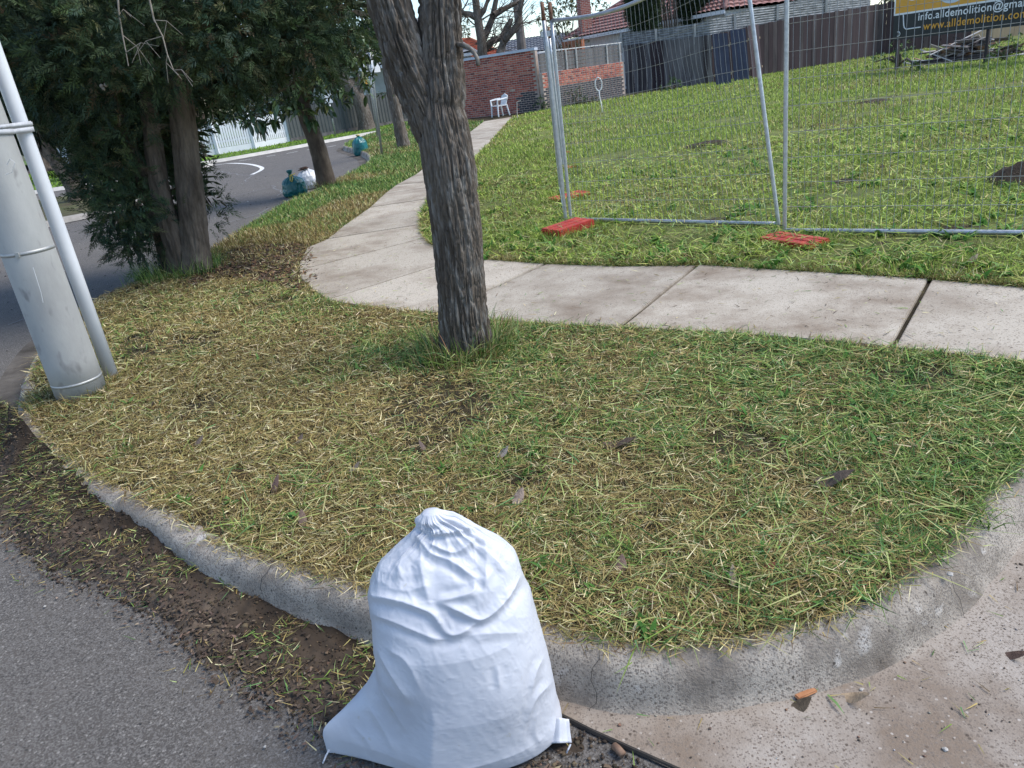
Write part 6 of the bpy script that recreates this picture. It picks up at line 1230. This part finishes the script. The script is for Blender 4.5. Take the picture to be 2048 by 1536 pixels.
bt_ = hit(85, 345, .12); e = empty('old_tree', (*bt_, .12), 'thick brown trunk with spreading roots on the far left verge', 'tree'); trunk('trunk', [(*bt_, .0)]+ax([(84, 330), (80, 310), (74, 285), (66, 255), (58, 210)], [bt_[1]]*5), [.62, .48, .38, .36, .33, .28], MAT['bark2'], e, 40, .12, .05, 10, .5, 81)
for k in range(9):
    a_ = rr.uniform(0, 6.28); mb = MB(); mb.tube([(bt_[0]+.3*math.cos(a_), bt_[1]+.3*math.sin(a_), .4), (bt_[0]+.7*math.cos(a_), bt_[1]+.7*math.sin(a_), .22), (bt_[0]+1.2*math.cos(a_+.2), bt_[1]+1.2*math.sin(a_+.2), .1)], [.14, .1, .05], 7, False); mb.build('root', MAT['bark2'], e, True)
leaves_on(B([(60, 200, bt_[1], 1.5), (20, 170, bt_[1], 1.6), (100, 180, bt_[1], 1.4)]), 30, e, (.15, .3), DKG)
# tree line far beyond the houses
rr = random.Random(77)
for k in range(16):
    x_ = -46+k*6.6+rr.uniform(-2, 2); y_ = rr.uniform(78, 95); h_ = rr.uniform(3.2, 5.5)
    if -6 < x_ < 10: h_ = rr.uniform(2.4, 3.2)
    bush('far_tree', [((x_, y_, h_*.62), (2.6, 2, h_*.38)), ((x_+2, y_, h_*.5), (2, 2, h_*.35)), ((x_-2, y_+1, h_*.5), (2, 2, h_*.35))], 14, (.35, .7), [((.05, .075, .035), 3), ((.08, .10, .05), 2)], 'rounded dull green tree far beyond the houses and fences', 'tree')['group'] = 'far skyline trees'

# ------------------------------------------------------------------ soil mounds on the lot
for px, py, rx_, ry_, hh, lb in ((1415, 292, .55, .35, .09, 'low bare soil mound in the middle of the lot grass'), (1690, 368, .25, .16, .06, 'small bare soil mound behind the straight fence panel'), (2040, 362, .35, .3, .16, 'dark soil mound at the right edge of the lot'), (1745, 205, .5, .3, .06, 'faint bare soil mound far back in the lot')):
    c = hit(px, py, .16); N1, N2 = 14, 28; V = []
    for i in range(N1+1):
        for j in range(N2):
            q = 6.2832*j/N2; r = i/N1; x_, y_ = c[0]+rx_*r*math.cos(q), c[1]+ry_*r*math.sin(q); V.append((x_, y_, .165+hh*(1-r*r)*(.6+.8*float(fbm(np.array([x_*9]), np.array([y_*9]), o=3, s=7)[0]))-.03*r))
    o = npmesh('soil_mound', np.array(V), [(i*N2+j, i*N2+(j+1) % N2, (i+1)*N2+(j+1) % N2, (i+1)*N2+j) for i in range(N1) for j in range(N2)], MAT['soil'], None, True); props(o, lb, 'soil mound')
    o.data.flip_normals() if np.mean([p.normal.z for p in o.data.polygons]) < 0 else None

# ------------------------------------------------------------------ fallen leaves and sticks in the foreground
MAT['pebble'] = pmat('pebble_stone', (.30, .28, .25), (.48, .46, .43), 60, .9, .4, 200)
def fallen(px, py, z, ln, wd, col, rz, label, curl=.25, tilt=.1, group=None):
    V_, F_ = leafmesh('fallen_leaf', ln, wd, -.25, -curl, 8); V_ = V_-np.array([ln/2, 0, 0]); V_[:, 2] += .006*np.sin(V_[:, 0]*60)+.004*np.sin(V_[:, 1]*120+V_[:, 0]*40)
    o = npmesh('fallen_leaf', V_, F_, pmat('dead_leaf', tuple(k*.7 for k in col), tuple(k*1.25 for k in col), 40, .8, .5, 90), None, True)
    x_, y_ = hit(px, py, z); o.location = (x_, y_, z); o.rotation_euler = (tilt, -tilt, rz); props(o, label, 'leaf', group)
GZ = .175
fallen(1242, 887, GZ, .17, .07, (.085, .06, .045), -.5, 'long brown leaf lying flat right of the street tree'); fallen(1668, 958, GZ, .15, .085, (.085, .065, .05), -.3, 'broad curled brown leaf on the grass towards the driveway kerb', .3)
fallen(1712, 1397, .02, .085, .045, (.36, .27, .18), -.9, 'pale tan crinkled leaf lying on the driveway', .4); fallen(1600, 1412, .014, .07, .04, (.10, .075, .05), .1, 'dark brown leaf beside the bark chip on the driveway', .2); fallen(2026, 1312, .014, .09, .03, (.13, .08, .06), -.7, 'dark narrow leaf at the right edge of the driveway')
fallen(550, 972, GZ, .10, .03, (.10, .065, .06), 1.4, 'narrow purple brown leaf standing in the grass near the left kerb', .2, .5); fallen(1037, 995, GZ, .075, .05, (.26, .20, .16), .9, 'pale brown leaf on the grass straight above the sack'); fallen(1007, 905, GZ, .06, .04, (.28, .24, .21), .4, 'small grey-brown leaf below the street tree')
fallen(305, 812, GZ, .11, .035, (.14, .10, .08), -.5, 'grey-brown leaf on straw grass near the concrete pole', .2, .3); fallen(1242, 1130, GZ, .06, .045, (.15, .10, .08), 1.2, 'curled brown leaf on the grass right of the sack'); fallen(1465, 1155, GZ, .07, .025, (.25, .2, .15), 1.3, 'thin tan leaf on the grass below the broad curled leaf')
fallen(1540, 1137, GZ, .04, .035, (.28, .09, .05), .3, 'small rusty red leaf on the grass by the driveway'); fallen(710, 935, GZ, .06, .04, (.22, .17, .13), .2, 'tan leaf on the grass left of the sack top'); fallen(605, 1038, GZ, .07, .04, (.13, .09, .07), 1.8, 'crumpled dark leaf near the left kerb edge'); fallen(475, 1196, .03, .035, .028, (.5, .43, .36), .2, 'pale round leaf scrap on the gutter soil')
fallen(845, 893, GZ, .06, .03, (.11, .08, .07), 2.2, 'dark curled leaf in the grass left of the street tree foot'); fallen(1945, 520, .18, .10, .05, (.3, .24, .18), .4, 'tan leaf at the lot edge far right beside the footpath'); fallen(600, 878, GZ, .05, .03, (.12, .09, .07), .8, 'small dark leaf midway between pole and street tree'); fallen(398, 882, GZ, .06, .05, (.16, .12, .1), .5, 'greyish leaf on straw grass right of the pole foot')
mb = MB(); mb.box((0, 0, 0), (.068, .02, .008)); o = mb.build('bark_chip', pmat('orange_bark', (.30, .13, .06), (.40, .2, .1), 30, .8)); x_, y_ = hit(1612, 1388, .014); o.location = (x_, y_, .016); o.rotation_euler = (0, .05, .35); props(o, 'orange-brown bark chip on the driveway', 'bark chip')
bm = bmesh.new(); bm.from_mesh(o.data); bmesh.ops.bevel(bm, geom=list(bm.edges), offset=.003, segments=2, affect='EDGES'); bm.to_mesh(o.data); bm.free()
sa, sb_ = hit(1228, 1490, .02), hit(1246, 1508, .02); mb = MB(); mb.tube([(*sa, .018), ((sa[0]+sb_[0])/2, (sa[1]+sb_[1])/2, .019), (*sb_, .018)], [.010, .011, .010], 8); o = mb.build('stick', pmat('stick_bark', (.16, .10, .07), (.24, .16, .11), 20, .8), None, True); props(o, 'short cut stick beside the right corner of the sack', 'stick')
sa, sb_ = hit(1190, 870, .18), hit(1350, 995, .18)
for px, lb in (([(1655, 1390), (1690, 1432)], 'single green grass blade lying on the driveway'), ):
    a_, b_ = hit(*px[0], .012), hit(*px[1], .012); mb = MB(); d_ = Vector((b_[0]-a_[0], b_[1]-a_[1], 0)); n_ = Vector((-d_.y, d_.x, 0)).normalized()*.004; A_ = Vector((*a_, .014)); B_ = Vector((*b_, .016)); M_ = (A_+B_)/2+Vector((0, 0, .006)); mb.add([A_-n_*.5, A_+n_*.5, M_+n_, B_, M_-n_], [(0, 1, 2, 4), (4, 2, 3)]); o = mb.build('grass_blade', pmat('green_blade', (.10, .2, .06), (.16, .26, .09), 20, .5)); props(o, lb, 'grass blade')
for px, py, r, lb in ((90, 1213, .005, 'white pebble on the asphalt at the left'), (530, 1494, .0045, 'white pebble on the asphalt left of the sack'), (1900, 1150, .009, 'white stone on the driveway kerb top'), (1890, 1500, .007, 'whitish stone at the bottom right of the driveway'), (1722, 1380, .005, 'small white stone beside the tan leaf on the driveway'), (1588, 1382, .005, 'tiny pale stone left of the bark chip')):
    z = .14 if 'kerb top' in lb else .008; x_, y_ = hit(px, py, z); bm = bmesh.new(); bmesh.ops.create_icosphere(bm, subdivisions=2, radius=r)
    for v in bm.verts: v.co *= .8+.4*rr.random(); v.co.z *= .6
    me = bpy.data.meshes.new('pebble'); bm.to_mesh(me); bm.free(); me.materials.append(MAT['pebble']); o = bpy.data.objects.new('pebble', me); COL.objects.link(o); o.location = (x_, y_, z+r*.4); props(o, lb, 'pebble')
# cracks sealed in the asphalt
for px in ([(430, 452), (500, 432), (560, 410), (585, 398)], [(540, 372), (562, 380), (548, 392), (520, 398)], [(504, 349), (492, 358), (486, 364)], [(410, 395), (470, 392), (530, 376)], [(440, 342), (470, 348), (500, 352)], [(0, 655), (40, 640), (80, 632)]):
    l = np.array(catmull(hits(px, .004), .25)); l += (np.stack([fbm(l[:, 0]*3, l[:, 1]*3, o=2, s=1), fbm(l[:, 0]*3, l[:, 1]*3, o=2, s=2)], 1)-.5)*.3; struct(sweep('road_crack', [tuple(p) for p in l], [(-.016, .004), (.016, .004)], pmat('crack_seal', (.16, .16, .165), (.22, .22, .22), 5, .8)))
for o in bpy.data.objects:
    if '_o' in o: del o['_o']
